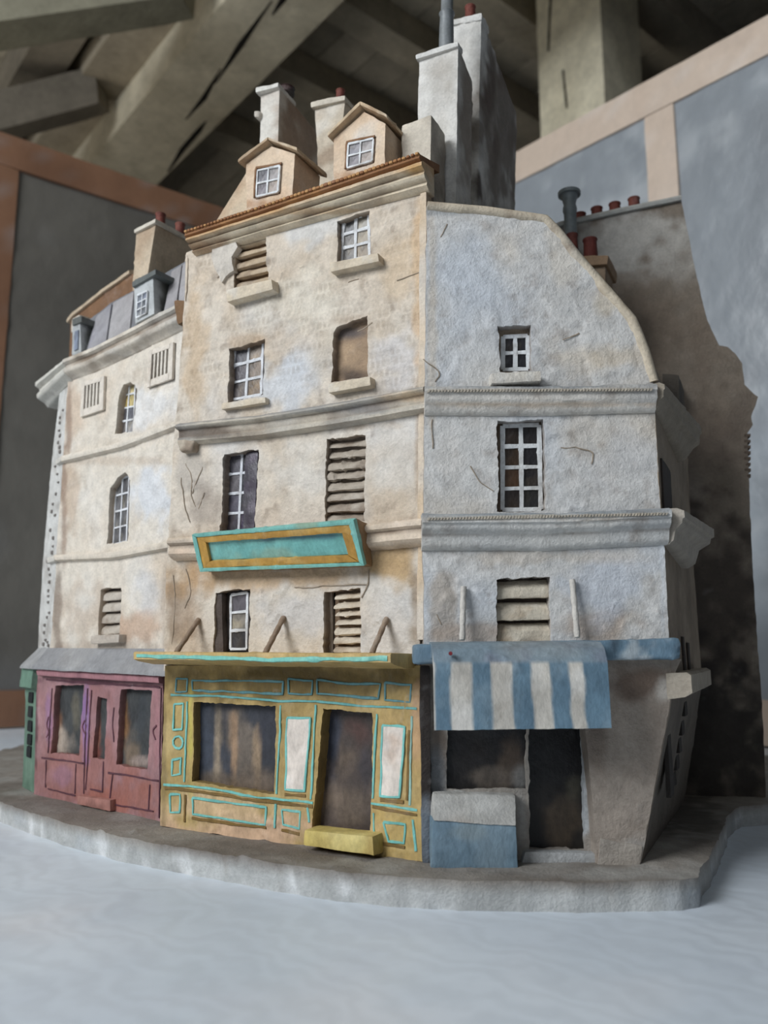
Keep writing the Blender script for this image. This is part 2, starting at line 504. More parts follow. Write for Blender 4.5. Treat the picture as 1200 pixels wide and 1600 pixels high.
# white table top
tb = empty('table', (0.0, 1.2, 0.0))
tag(tb, 'broad white studio table with a pale blue-grey brushed top under the sculpture', 'table')
def tabletop():
    nx, ny = 200, 180
    X, Y = np.meshgrid(np.linspace(-2.0, 2.0, nx), np.linspace(-0.45, 3.0, ny))
    Pz = np.column_stack([X.ravel(), Y.ravel(), np.full(nx * ny, TABLE_Z)])
    V = Pz.copy(); V[:, 2] += 0
    Fc = [(j * nx + i, j * nx + i + 1, (j + 1) * nx + i + 1, (j + 1) * nx + i) for j in range(ny - 1) for i in range(nx - 1)]
    n = len(V)
    b = [j * nx for j in range(ny)] ; loop = list(range(nx)) + [j * nx + nx - 1 for j in range(1, ny)] + [(ny - 1) * nx + i for i in range(nx - 2, -1, -1)] + [j * nx for j in range(ny - 2, 0, -1)]
    low = V[loop] - Z * 0.035
    V = np.vstack([V, low]); m = len(loop)
    for i in range(m):
        j = (i + 1) % m
        Fc.append((loop[j], loop[i], n + i, n + j))
    Fc.append(tuple(range(n, n + m))[::-1])
    return V, Fc
def table_mat():
    m = painted('scuffed_white_table', 0.42, 0.25, 0.035, 0.4, 0.12, 0, 0.001)
    nt = m.node_tree; N = nt.nodes; L = nt.links
    b = N['Principled BSDF']
    w = N.new('ShaderNodeTexWave'); w.wave_type = 'BANDS'; w.bands_direction = 'DIAGONAL'
    w.inputs['Scale'].default_value = 22; w.inputs['Distortion'].default_value = 14; w.inputs['Detail'].default_value = 3
    tc = N.new('ShaderNodeTexCoord'); L.new(tc.outputs['Object'], w.inputs[0])
    n = N.new('ShaderNodeTexNoise'); n.inputs['Scale'].default_value = 5; n.inputs['Detail'].default_value = 6
    L.new(tc.outputs['Object'], n.inputs[0])
    mr = N.new('ShaderNodeMapRange'); mr.inputs[1].default_value = 0.35; mr.inputs[2].default_value = 0.7; mr.inputs[3].default_value = 0.35; mr.inputs[4].default_value = 0.5
    L.new(n.outputs[0], mr.inputs[0])
    mm = N.new('ShaderNodeMath'); mm.operation = 'MULTIPLY_ADD'; mm.inputs[1].default_value = 0.06
    L.new(w.outputs[0], mm.inputs[0]); L.new(mr.outputs[0], mm.inputs[2])
    L.new(mm.outputs[0], b.inputs['Roughness'])
    mx = N.new('ShaderNodeMix'); mx.data_type = 'RGBA'; mx.blend_type = 'MULTIPLY'; mx.inputs[0].default_value = 1
    src = b.inputs['Base Color'].links[0].from_socket
    r = N.new('ShaderNodeMapRange'); r.inputs[3].default_value = 0.94; r.inputs[4].default_value = 1.0
    L.new(w.outputs[0], r.inputs[0])
    L.new(src, mx.inputs[6]); L.new(r.outputs[0], mx.inputs[7]); L.new(mx.outputs[2], b.inputs['Base Color'])
    return m
V, Fc = tabletop()
obj('tabletop', V, Fc, paint(V, (218, 228, 238), [((204, 216, 228), 7, -0.1, 0.7, 0.8), ((228, 228, 232), 11, 0.1, 0.8, 0.6), ((206, 216, 230), 30, 0.1, 0.9, 0.4)]),
    table_mat(), tb, smooth=False)
for x in (-1.9, 1.9):
    for y in (-0.35, 2.9):
        V, Fc = block(box8(Plane((x, y, 0), (1, 0, 0), (0, 0, 1)), -0.04, 0.04, 0, TABLE_Z - 0.034, -0.04, 0.04), 0.2, 0, 0.002)
        obj('leg', V, Fc, paint(V, (200, 198, 192)), WOOD, tb)

# backdrop boards: kraft-tape battens over a crinkled grey sheet
BT = TABLE_Z + 1.30
def backdrop(lab, a_px, b_px, ext_a, ext_b, strips, sheet, tape, flip, posts_px, seed):
    A = on_z(*a_px, BT); B = on_z(*b_px, BT)
    d = nrm(B - A); A = A - d * ext_a; B = B + d * ext_b
    L = np.linalg.norm(B - A); H = BT - TABLE_Z
    pl = Plane((A[0], A[1], TABLE_Z + 0.0032), B - A, (0, 0, 1))
    if pl.N[1] > 0: pl = Plane((B[0], B[1], TABLE_Z + 0.0032), A - B, (0, 0, 1))
    root = empty('display_screen', pl.W((L / 2, 0), np.array(0.0)))
    tag(root, lab, 'screen')
    step = 0.012; nx, ny = int(L / step), int(H / step)
    X, Y = np.meshgrid(np.linspace(0, L, nx), np.linspace(0, H, ny))
    uv = np.column_stack([X.ravel(), Y.ravel()])
    P = pl.W(uv, np.zeros(len(uv)))
    r = 0.004 * fbm(P + seed, 4, 2) + 0.0018 * np.abs(fbm(P + seed, 13, 3, 4.0)) + 0.0008 * fbm(P, 60, 2)
    V = P + pl.N * r[:, None]
    Fc = [(j * nx + i, j * nx + i + 1, (j + 1) * nx + i + 1, (j + 1) * nx + i) for j in range(ny - 1) for i in range(nx - 1)]
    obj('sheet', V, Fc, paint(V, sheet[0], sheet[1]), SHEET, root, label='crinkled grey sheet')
    def bar(u0, u1, v0, v1, w0=-0.012, w1=0.008):
        V, Fc = block(box8(pl, u0, u1, v0, v1, w0, w1), 0.03, 0.0012, 0.001)
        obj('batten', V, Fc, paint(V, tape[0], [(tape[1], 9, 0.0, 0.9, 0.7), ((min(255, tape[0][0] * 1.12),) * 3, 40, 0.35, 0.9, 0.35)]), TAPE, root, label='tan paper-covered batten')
    tw = 0.077
    bar(0, L, H - tw, H); bar(0, L, 0, 0.075)
    for x, y in posts_px:
        u = pl.at(x, y)[0]; bar(u - 0.032, u + 0.032, 0.0752, H - tw - 0.0002)
    V, Fc = block(box8(pl, 0, L, 0, H, -0.026, -0.0125), 0.3, 0, 0.001)
    obj('backing', V, Fc, paint(V, (120, 100, 80)), WOOD, root)
SHEET = painted('crinkled_sheet', 0.36, 0.5, 0.10, 0.5, 0.06, 0.5, 0.004)
TAPE = painted('kraft_tape', 0.42, 0.4, 0.08, 0.5, 0.15, 0.3, 0.002)
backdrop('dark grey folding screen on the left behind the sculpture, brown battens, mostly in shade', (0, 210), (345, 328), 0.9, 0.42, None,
         ((112, 108, 100), [((86, 82, 76), 2.2, -0.3, 0.6, 0.7), ((128, 130, 134), 3, 0.2, 0.9, 0.4)]), ((142, 98, 70), (120, 80, 56)), False, [(-14, 500)], 0.0)  # sheet and battens coloured darker than the right screen's, for its shade
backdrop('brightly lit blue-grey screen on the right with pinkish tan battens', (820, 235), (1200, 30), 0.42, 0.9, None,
         ((146, 154, 162), [((96, 96, 100), 2.4, 0.0, 0.8, 0.7), ((184, 196, 206), 4.5, 0.0, 0.9, 0.7), ((204, 210, 214), 17, 0.3, 0.9, 0.4)]), ((218, 194, 172), (200, 170, 146)), True, [(1036, 250)], 3.3)  # paler colours and light flecks stand for the light and crinkle highlights

# ------------------------------------------------------------------ the sculpture
PL = vplane((55, 1240), (245, 1280))
PM = vplane((250, 1290), (658, 1345))
PR = vplane((665, 1352), (1000, 1350))
PB = vplane((1000, 1240), (1195, 1246))
DS = nrm((0.434, 0.90, 0))             # side of the right-hand house
DL = nrm((-0.60, 0.80, 0))             # side of the left-hand house
ROOT = empty('model_of_old_town_houses', (0.02, 0.75, TABLE_Z))
tag(ROOT, 'plaster sculpture of crooked old town houses with pink, yellow and blue shopfronts', 'sculpture')
CREAM = (226, 210, 186); TAN = (196, 160, 118); COOL = (204, 214, 224); DIRT = (120, 94, 72); WHITE = (226, 226, 222)
def part(name, VF, base, var=(), spots=(), mat=None, parent=None, label=None, **k):
    V, Fc = VF
    return obj(name, V, Fc, paint(V, base, var, spots), mat or PLASTER, parent or ROOT, label=label, **k)
def along(P, D, px):
    """travel from P along D until the picture column px"""
    a = (px - 600) / F
    d = P - CAM
    num = a * (d @ FW) - d[0]; den = D[0] - a * (D @ FW)
    return P + D * num / den

# plinth ------------------------------------------------------------
top_px = [(-60, 1236), (0, 1253), (60, 1273), (125, 1292), (200, 1310), (300, 1327), (400, 1344), (500, 1359), (600, 1369), (720, 1376),
          (900, 1378), (1060, 1376), (1088, 1370), (1104, 1346), (1128, 1297), (1138, 1272), (1156, 1260), (1200, 1257), (1330, 1254)]
pp = [on_z(x, y, TOP)[:2] for x, y in top_px]
pp = pp + [pp[-1] + (0.1, 0.35), np.array([0.1, 1.32]), np.array([-0.55, 1.32]), pp[0] + (-0.12, 0.15)]
PH = Plane((0, 0, TOP), (1, 0, 0), (0, 1, 0))
V, Fc = slab(PH, pp, (), PLINTH_T, 0.0045, 0.0012, px=False, wobble=0.0015)
inn = V[:, 2] > TOP - 0.004
Cc = paint(V, (150, 142, 132), [((118, 108, 98), 14, -0.3, 0.6, 0.7), ((178, 176, 170), 30, 0.1, 0.8, 0.4)],
           [(400, 1330, 330, 22, (108, 96, 86), 0.7), (1000, 1365, 130, 14, (172, 170, 164), 0.7), (1075, 1275, 60, 40, (84, 78, 70), .85), (60, 1262, 90, 16, (128, 122, 116), 0.5)])  # dark spot beside the rear house stands for shade on the pavement
C2 = paint(V, (186, 188, 186), [((164, 166, 164), 20, -0.2, 0.7, 0.7), ((224, 226, 226), 60, 0.35, 0.7, 0.7), ((168, 178, 188), 25, 0.2, 0.8, 0.5)])
kk = np.clip((TOP - 0.0006 - V[:, 2]) / 0.002, 0, 1)[:, None]
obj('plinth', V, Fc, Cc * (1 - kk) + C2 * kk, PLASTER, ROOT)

# ---- fittings -------------------------------------------------------
def window(pl, inner, nx, ny, d, panes, bars=(214, 216, 218), bw=0.0024, name='window', skip=(), label=None, grow=0.006, frame=True, bdark=(60, 50, 44), parent=None, parts_parent=None, w_off=0.0):
    """inner TL,TR,BR,BL as seen at depth d behind the wall face"""
    q = np.array([pl.at(*p, -d) for p in inner])
    def B(s, t):
        return (q[0] * (1 - s) + q[1] * s) * (1 - t) + (q[3] * (1 - s) + q[2] * s) * t
    g = grow
    big = [q[0] + (-g, g), q[1] + (g, g), q[2] + (g, -g), q[3] + (-g, -g)]
    Vb, Fb = block(uvq8(pl, big, -d - 0.004, -d - 0.0006), 0.004, 0.0003, 0.0002)
    Cb = paint(Vb, bdark, [((110, 88, 66), 60, 0, 0.8, 0.6)])
    Vs, Fs, Cs = [Vb], [Fb], [Cb]
    W_ = np.linalg.norm(q[1] - q[0]); H_ = np.linalg.norm(q[3] - q[0])
    hw = bw / W_ / 2; hh = bw / H_ / 2
    def bar(s0, s1, t0, t1):
        quad = [B(s0, t0), B(s1, t0), B(s1, t1), B(s0, t1)]
        v, f = block(uvq8(pl, quad, -d - 0.0008, -d + 0.0012), 0.0015, 0.0006, 0.0003, random.uniform(0, 1) * 0.1)
        Vs.append(v); Fs.append(f); Cs.append(paint(v, bars, [((150, 140, 128), 150, 0.0, 0.9, 0.5)]))
    for i in range(nx + 1):
        if i in (0, nx) and not frame: continue
        s = i / nx; bar(s - hw, s + hw, 0, 1)
    for j in range(ny + 1):
        if j in (0, ny) and not frame: continue
        t = j / ny; bar(0, 1, t - hh, t + hh)
    n = 0; FF = []
    for v, f in zip(Vs, Fs):
        FF += [tuple(i + n for i in ff) for ff in f]; n += len(v)
    o = obj(name, np.vstack(Vs), FF, np.vstack(Cs), PLASTER, parent or ROOT, label=label)
    for j in range(ny):
        for i in range(nx):
            c = panes[(j * nx + i) % len(panes)]
            s0, s1, t0, t1 = i / nx + hw, (i + 1) / nx - hw, j / ny + hh, (j + 1) / ny - hh
            quad = [B(s0, t0), B(s1, t0), B(s1, t1), B(s0, t1)]
            v, f = block(uvq8(pl, quad, -d - 0.0012, -d + 0.0001), 0.0025, 0.0003, 0.0001)
            obj('pane', v, f, paint(v, c, [((c[0] * .55, c[1] * .55, c[2] * .55), 90, 0, 0.7, 0.7), ((min(255, c[0] * 1.25 + 15), min(255, c[1] * 1.2 + 10), c[2]), 140, 0.2, 0.9, 0.4)]),
                GLASSY, o if parts_parent is None else parts_parent)
    return o
def sill(pl, quad, out=0.008, parent=None, base=(214, 196, 168), mat=None):
    v, f = block(quad8(pl, quad, -0.004, out), 0.0022, 0.0007, 0.0008)
    return part('sill', (v, f), base, [(DIRT, 70, 0.15, 0.9, 0.4), (WHITE, 90, 0.2, 0.9, 0.35)], parent=parent)
def louvre(pl, hole, n, d, base, dark=(70, 54, 42), var=(), fat=0.8, label=None, rag=0.0014, name='louvred_shutter', wide=0.0):
    q = np.array([pl.at(*p, 0) for p in hole])
    def B(s, t):
        return (q[0] * (1 - s) + q[1] * s) * (1 - t) + (q[3] * (1 - s) + q[2] * s) * t
    g = 0.003
    big = [q[0] + (-g, g), q[1] + (g, g), q[2] + (g, -g), q[3] + (-g, -g)]
    v, f = block(uvq8(pl, big, -d - 0.005, -d), 0.004, 0.0004, 0.0002)
    o = part(name, (v, f), dark, mat=PLASTER, label=label)
    for i in range(n):
        t0 = (i + 0.08 + random.uniform(-.05, .05)) / n; t1 = (i + 0.45) / n; t2 = (i + 0.45 + 0.52 * fat + random.uniform(-.06, .06)) / n; t3 = (i + 0.62) / n
        tl = random.uniform(-0.012, 0.012)
        C8 = [[[pl.W(B(s, t2 + tl * (s - .5)), -d), pl.W(B(s, t2 + tl * (s - .5)), -d * 0.32)], [pl.W(B(s, t0), -d), pl.W(B(s, t1), -d * 0.42)]] for s in (-0.02, 1.02)]
        v, f = block(C8, 0.0018, rag, 0.0008, 0.01 * i)
        part('slat', (v, f), base, list(var) + [(DIRT, 80, 0.1, 0.9, 0.5)], parent=o)
    return o

# ---- middle house ----------------------------------------------------
m_out = [(256, 1048), (258, 950), (262, 860), (271, 700), (276, 640), (285, 520), (291, 395), (400, 350), (560, 300), (664, 268), (663, 400), (661, 600), (657, 820), (655, 1052)]
M = dict(
    louvre_top=[(367, 372), (415, 358), (419, 440), (366, 452)],
    win_top=[(527, 345), (578, 329), (579, 400), (526, 413)],
    win_mid=[(359, 545), (413, 529), (412, 618), (356, 628)],
    niche=[(520, 535), (521, 519), (526, 510), (534, 506), (574, 494), (575, 588), (518, 597)],
    win_low=[(350, 709), (405, 702), (398, 830), (345, 834)],
    louvre_low=[(511, 686), (571, 680), (569, 815), (507, 818)],
    win_gr=[(337, 925), (390, 921), (389, 1022), (333, 1024)],
    louvre_gr=[(507, 925), (563, 920), (563, 1022), (505, 1022)])
dep = dict(louvre_top=.009, win_top=.008, win_mid=.009, niche=.008, win_low=.010, louvre_low=.010, win_gr=.010, louvre_gr=.010)
V, Fc = slab(PM, m_out, [(M[k], dep[k]) for k in M], 0.016, 0.0016, 0.0010)
sp = [(480, 350, 60, 40, (210, 210, 208), 0.7), (470, 470, 90, 60, (224, 215, 196), 0.6), (450, 600, 80, 60, (204, 210, 218), 0.75), (620, 560, 40, 60, (208, 206, 208), 0.6),
      (305, 560, 22, 120, (206, 174, 134), 0.65), (655, 420, 13, 170, (212, 172, 124), 0.7), (620, 420, 30, 60, (220, 190, 150), 0.5), (430, 900, 190, 26, (196, 158, 114), 0.8),
      (620, 880, 55, 45, (186, 146, 88), 0.85), (285, 950, 32, 60, (160, 130, 100), 0.7), (290, 900, 45, 35, (184, 140, 88), 0.7), (460, 960, 80, 40, (204, 198, 192), 0.8),
      (600, 980, 50, 40, (214, 204, 192), 0.7), (300, 740, 30, 50, (176, 166, 154), 0.6), (460, 740, 60, 50, (218, 212, 202), 0.6), (620, 730, 45, 50, (216, 210, 200), 0.6),
      (640, 640, 80, 14, (210, 180, 140), 0.6), (460, 665, 180, 10, (176, 150, 120), 0.5), (650, 930, 12, 100, (150, 124, 92), 0.7), (272, 930, 10, 100, (150, 126, 100), 0.6),
      (390, 535, 50, 14, (186, 150, 112), 0.5), (545, 500, 40, 12, (180, 150, 118), 0.4), (300, 400, 30, 40, (206, 186, 160), 0.5), (540, 610, 60, 9, (150, 140, 130), 0.5),
      (395, 455, 50, 10, (160, 130, 100), 0.5), (320, 790, 34, 34, (140, 122, 108), 0.5), (655, 700, 9, 110, (170, 140, 108), 0.6), (500, 560, 24, 60, (190, 170, 140), 0.3)]
Cm = paint(V, (217, 203, 184), [((196, 170, 138), 24, 0.0, 0.9, 0.55), ((206, 208, 210), 19, 0.1, 0.8, 0.5), (DIRT, 120, 0.35, 0.9, 0.35)], sp)
# faint rows of small painted stones on the upper storeys
uvx = (V - PM.O) @ PM.U; uvy = V[:, 2]
uvx = uvx + 0.0012 * fbm(V, 60, 2, 3.0); uvy = uvy + 0.0012 * fbm(V, 60, 2, 9.0)
row = np.floor(uvy / 0.0084); fx = ((uvx + (row % 2) * 0.0026) / 0.0052) % 1; fy = (uvy / 0.0084) % 1
br = np.clip((.42 - np.abs(fx - .5)) / .15, 0, 1) * np.clip((.42 - np.abs(fy - .5)) / .12, 0, 1) * np.clip(0.5 + fbm(V, 130, 1, 4.0), 0, 1) * (V[:, 2] > PM.P(460, 640)[2]) * np.clip(fbm(V, 26, 2, 77.0) * 2 + 0.7, 0, 1)
Cm = Cm * (1 - 0.24 * br[:, None] * np.array([0.8, 0.9, 1.0]))
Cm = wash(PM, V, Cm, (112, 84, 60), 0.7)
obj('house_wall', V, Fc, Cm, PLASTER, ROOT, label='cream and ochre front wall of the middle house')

GREYP = [(112, 106, 104), (134, 118, 98), (102, 98, 100), (120, 104, 86)]
w = window(PM, [(538, 346), (577, 334), (578, 401), (534, 411)], 2, 3, 0.007, [(104, 104, 108), (140, 132, 118), (112, 106, 100), (142, 126, 100), (108, 100, 92), (132, 112, 84)], (222, 224, 226))
sill(PM, [(515, 410), (590, 395), (592, 408), (516, 425)], 0.009, w)
w = window(PM, [(368, 546), (412, 532), (409, 617), (362, 625)], 2, 3, 0.008, [(92, 90, 96), (140, 122, 104), (88, 82, 88), (130, 112, 96), (96, 88, 88), (122, 102, 82)], (220, 222, 226))
sill(PM, [(346, 630), (414, 620), (415, 629), (345, 640)], 0.006, w)
w = window(PM, [(356, 712), (404, 705), (398, 832), (350, 834)], 2, 4, 0.009, [(98, 94, 104), (66, 60, 66), (104, 98, 102), (62, 60, 70), (84, 80, 94), (70, 66, 76), (76, 70, 80), (86, 72, 104)], (212, 214, 220), name='window')
v, f = block(quad8(PM, [(384, 708), (403, 705), (397, 832), (379, 834)], -0.009, -0.004), 0.003, 0.0012, 0.0008)
part('shutter_leaf', (v, f), (72, 68, 74), [((112, 92, 120), 60, 0.1, 0.9, 0.5)], parent=w, mat=GLASSY, label='closed dark leaf')
w = window(PM, [(362, 930), (388, 926), (386, 1014), (361, 1014)], 1, 3, 0.008, [(98, 92, 98), (142, 134, 122), (62, 60, 64)], (226, 228, 230), bw=0.0022, grow=0.018, bdark=(44, 40, 42))
v, f = block(quad8(PM, [(334, 925), (346, 925), (349, 1022), (330, 1024)], -0.009, -0.002), 0.0025, 0.0022, 0.001)
part('torn_shutter', (v, f), (92, 78, 70), [((60, 50, 46), 60, 0, 0.8, 0.7)], parent=w)
v, f = block(quad8(PM, [(512, 495), (577, 490), (578, 592), (512, 600)], -0.014, -0.0075, -0.007), 0.0025, 0.0007, 0.0002)
nb = part('blocked_window', (v, f), (168, 138, 106), [(DIRT, 60, 0.0, 0.9, 0.5)], [(545, 520, 34, 14, (84, 78, 80), 0.85), (545, 590, 40, 16, (88, 72, 60), 0.9), (548, 550, 18, 20, (190, 156, 118), 0.6)], label='walled-up window niche')
sill(PM, [(512, 600), (578, 588), (579, 602), (513, 614)], 0.008, nb)
lv = louvre(PM, M['louvre_top'], 5, 0.0085, (190, 166, 134), (122, 88, 54), [((226, 212, 190), 50, 0, 0.8, 0.6)], rag=0.0012)
sill(PM, [(353, 452), (424, 436), (426, 452), (354, 472)], 0.010, lv)
louvre(PM, M['louvre_low'], 8, 0.008, (176, 162, 144), (112, 96, 80), [((198, 188, 174), 50, 0, 0.8, 0.6), ((140, 112, 84), 40, 0.2, 0.9, 0.5)], rag=0.0020)
louvre(PM, [(519, 925), (562, 921), (562, 1022), (519, 1022)], 7, 0.009, (212, 196, 172), (120, 94, 68), [((168, 134, 96), 60, 0.1, 0.9, 0.6)], rag=0.0018)
v, f = block(quad8(PM, [(507, 925), (519, 925), (520, 1022), (505, 1022)], -0.012, -0.009), 0.003, 0.0004, 0.0002)
part('window_reveal', (v, f), (176, 158, 140))
# torn plaster flap beside the upper louvre
v, f = slab(off(PM, 0.003), [(330, 372), (365, 366), (372, 385), (362, 400), (365, 422), (352, 430), (345, 440), (338, 420), (332, 400)], (), 0.006, 0.002, 0.0012, wobble=0.001)
part('loose_plaster', (v, f), (206, 196, 182), [(DIRT, 60, 0.2, 0.9, 0.4)])

# sweeps read off the picture: line of the top edge, depth w in front of the plane
def groove(o, prof, col_=(112, 84, 60)):
    # brown wash lying in the grooves of a moulding
    pr = resample(np.array(prof, float), 0.002)[:, 0]; m = len(pr)
    av_ = sum(np.roll(pr, k) for k in range(-3, 4)) / 7
    g = np.clip((av_ - pr) / 0.0011 - 0.25, 0, 1); g[pr < 0.0008] = 0
    at = o.data.color_attributes['col']; n = len(o.data.vertices)
    c = np.empty(n * 4, np.float32); at.data.foreach_get('color', c); c = c.reshape(-1, 4)
    k = np.resize(g, n)[:, None] * 0.75
    P = np.array([v.co[:] for v in o.data.vertices]) + wloc(o)
    k = k * np.clip(0.8 + 0.8 * fbm(P, 50, 2, 14.0), 0.2, 1)[:, None]
    c[:, :3] = c[:, :3] * (1 - k) + lin(col_) * k
    at.data.foreach_set('color', c.ravel())
def lip_paint(o, prof, lip):
    # the upper ledge of a moulding carries its own coat of paint
    col_, vmin, st = lip
    pr = resample(np.array(prof, float), 0.002)[:, 1]
    at = o.data.color_attributes['col']; n = len(o.data.vertices)
    c = np.empty(n * 4, np.float32); at.data.foreach_get('color', c); c = c.reshape(-1, 4)
    P = np.array([v.co[:] for v in o.data.vertices]) + wloc(o)
    k = np.clip((np.resize(pr, n) - vmin) / 0.0015, 0, 1) * st * np.clip(0.9 + 0.6 * fbm(P, 40, 2, 19.0), 0.2, 1)
    c[:, :3] = c[:, :3] * (1 - k[:, None]) + lin(col_) * k[:, None]
    at.data.foreach_set('color', c.ravel())
def cornice(name, pl, pts, prof, base, var=(), spots=(), step=0.003, amp=0.0007, label=None, w=0.0, outs=None, parent=None, mat=None, sc_=None, lip=None):
    P3 = [pl.P(x, y, w) - pl.N * w for x, y in pts]
    V, Fc = sweep(P3, [pl.N] * len(P3), prof, step, amp, sc_=sc_)
    o = part(name, (V, Fc), base, var, spots, label=label, parent=parent, mat=mat)
    groove(o, prof)
    if lip: lip_paint(o, prof, lip)
    return o
eave_prof = [(-0.008, 0.004), (0.012, 0.0), (0.015, -0.002), (0.015, -0.005), (0.0095, -0.007), (0.011, -0.010), (0.009, -0.0125), (0.005, -0.014), (0.006, -0.017), (0.0015, -0.020), (-0.008, -0.020)]
cornice('top_cornice', PM, [(292, 372), (400, 338), (540, 292), (660, 250)], eave_prof, (222, 204, 174), [(DIRT, 50, 0.0, 0.8, 0.45), ((190, 140, 84), 22, 0.0, 0.8, 0.5)],
        [(320, 385, 50, 20, (150, 110, 74), 0.7), (650, 265, 20, 14, (226, 170, 84), 0.8), (480, 330, 200, 6, (196, 150, 96), .5)], w=0.013, sc_=[.60, .64, .78, 1.0], lip=((206, 150, 84), -0.006, 0.75))
# rust tiles along the eave
P3 = [PM.P(x, y, 0.013) - PM.N * 0.013 for x, y in [(291, 368), (400, 333), (540, 286), (657, 246)]]
V, Fc = sweep(P3, [PM.N] * 4, [(-0.022, 0.013), (0.0145, 0.002), (0.0155, -0.0015), (0.013, -0.003), (-0.022, 0.006)], 0.003, 0.0007)
roofm = part('roof', (V, Fc), (150, 98, 56), [((186, 128, 66), 40, 0.0, 0.8, 0.6), ((110, 66, 40), 60, 0.1, 0.9, 0.5)], label='rust-brown low tiled roof of the middle house')
L0 = P3[0]; L1 = P3[-1]; nt_ = 64
Pp = resample(np.array(P3), np.linalg.norm(L1 - L0) / nt_, False)
for i in range(len(Pp) - 1):
    a, b = Pp[i], Pp[i + 1]
    u = (b - a) * 0.42; c = (a + b) / 2 + PM.N * 0.0135 + Z * 0.0022
    C8 = [[[c + x * u + y * Z * 0.0011 + z * PM.N * 0.0032 for z in (-1, 1)] for y in (-1, 1)] for x in (-1, 1)]
    v, f = block(C8, 0.002, 0.0006, 0.0005)
    part('roof_tile', (v, f), random.choice([(170, 112, 60), (150, 94, 52), (190, 136, 76)]), parent=roofm)
corn_prof = [(-0.004, 0.0), (0.006, 0.0025), (0.0115, 0.0), (0.0125, -0.002), (0.0110, -0.0035), (0.0075, -0.0045), (0.0065, -0.010), (0.008, -0.0115), (0.0075, -0.0145), (0.001, -0.0165), (-0.004, -0.0165)]
cornice('cornice', PM, [(275, 664), (400, 651), (520, 632), (662, 605)], corn_prof, (206, 194, 174), [(DIRT, 45, -0.1, 0.8, 0.45), ((150, 152, 154), 18, 0.0, 0.7, 0.5)],
        [(330, 676, 70, 14, (92, 80, 72), 0.75), (520, 640, 110, 8, (130, 134, 138), 0.6), (640, 620, 40, 10, (222, 186, 142), 0.7)], w=0.011, lip=((134, 136, 138), -0.0012, 0.75))
# broken end of the cornice
v, f = block(quad8(PM, [(277, 688), (303, 686), (300, 704), (282, 706)], -0.002, 0.008), 0.002, 0.0022, 0.002)
part('broken_bracket', (v, f), (190, 174, 152), [(DIRT, 60, -0.1, 0.8, 0.7)])
band_prof = [(-0.004, 0.0), (0.010, 0.001), (0.012, -0.001), (0.012, -0.004), (0.0085, -0.006), (0.010, -0.013), (0.007, -0.016), (0.002, -0.018), (-0.004, -0.018)]
cornice('cornice', PM, [(262, 842), (460, 832), (659, 812)], band_prof, (218, 196, 170), [(DIRT, 50, 0.0, 0.8, 0.5), ((228, 206, 184), 30, 0, .8, .5)], [(280, 850, 30, 8, (140, 128, 116), 0.5), (280, 862, 22, 7, (214, 184, 156), .6)], w=0.011)
# corner strip between middle and right houses
v, f = block(quad8(PM, [(657, 300), (668, 300), (664, 1000), (653, 1000)], -0.008, 0.0018, 0.0), 0.003, 0.0009, 0.0008)
part('corner_strip', (v, f), (214, 186, 150), [(DIRT, 40, 0.1, 0.9, 0.5), ((222, 216, 206), 20, 0, 0.8, 0.6)])
# signboard -----------------------------------------------------------
sw0, sw1 = 0.026, 0.013
TLp = PM.P(300, 835, sw0); TRp = PM.P(553, 812, sw0); BLp = PM.P(313, 893, sw1); BRp = PM.P(570, 884, sw1)
SG = Plane(BLp, BRp - BLp, TLp - BLp)
def sgq(p): return np.array(SG.at(*p))
tl, tr, brr, bl = [sgq(p) for p in ((300, 835), (553, 812), (570, 884), (313, 893))]
C8 = [[[PM.P(*p_, 0.004) if False else SG.W(q_, np.array(0.0)) - PM.N * dd, SG.W(q_, np.array(-0.0035))] for q_, p_, dd in pr] for pr in
      (((bl, 0, 0.012), (tl, 0, 0.022)), ((brr, 0, 0.012), (tr, 0, 0.022)))]
v, f = block(C8, 0.0025, 0.0006, 0.001)
sign = part('signboard', (v, f), (150, 112, 70), [(DIRT, 50, 0.1, 0.8, 0.5)], mat=PAINT, label='blank turquoise signboard with a golden frame')
cx = (tl + tr + brr + bl) / 4
def lerpq(k): return [q + (cx - q) / np.linalg.norm(cx - q) * 0 + (cx - q) * np.array([k * 0.32, k]) for q in (tl, tr, brr, bl)]
o0, o1, o2 = lerpq(0.0), lerpq(0.17), lerpq(0.50)
def ring(a, b, w0, w1, name, base, var):
    for i in range(4):
        j = (i + 1) % 4
        C8 = [[[SG.W(a[i], np.array(w0)), SG.W(a[i], np.array(w1))], [SG.W(b[i], np.array(w0)), SG.W(b[i], np.array(w1))]],
              [[SG.W(a[j], np.array(w0)), SG.W(a[j], np.array(w1))], [SG.W(b[j], np.array(w0)), SG.W(b[j], np.array(w1))]]]
        v, f = block(C8, 0.0018, 0.0007, 0.0005)
        part(name, (v, f), base, var, parent=sign, mat=PAINT, label={'border': 'turquoise outer edge', 'moulding': 'golden ochre frame bar'}[name])
ring(o0, o1, -0.0036, 0.0008, 'border', (116, 192, 180), [((86, 168, 160), 60, 0, 0.8, 0.5), ((160, 160, 110), 50, 0.3, 0.9, 0.5)])
ring(o1, o2, -0.0036, 0.0002, 'moulding', (196, 142, 48), [((160, 108, 36), 50, 0, 0.8, 0.5), ((224, 190, 110), 40, 0.2, 0.9, 0.6)])
v, f = block(uvq8(SG, o2, -0.0036, -0.0026), 0.002, 0.0004, 0.0002)
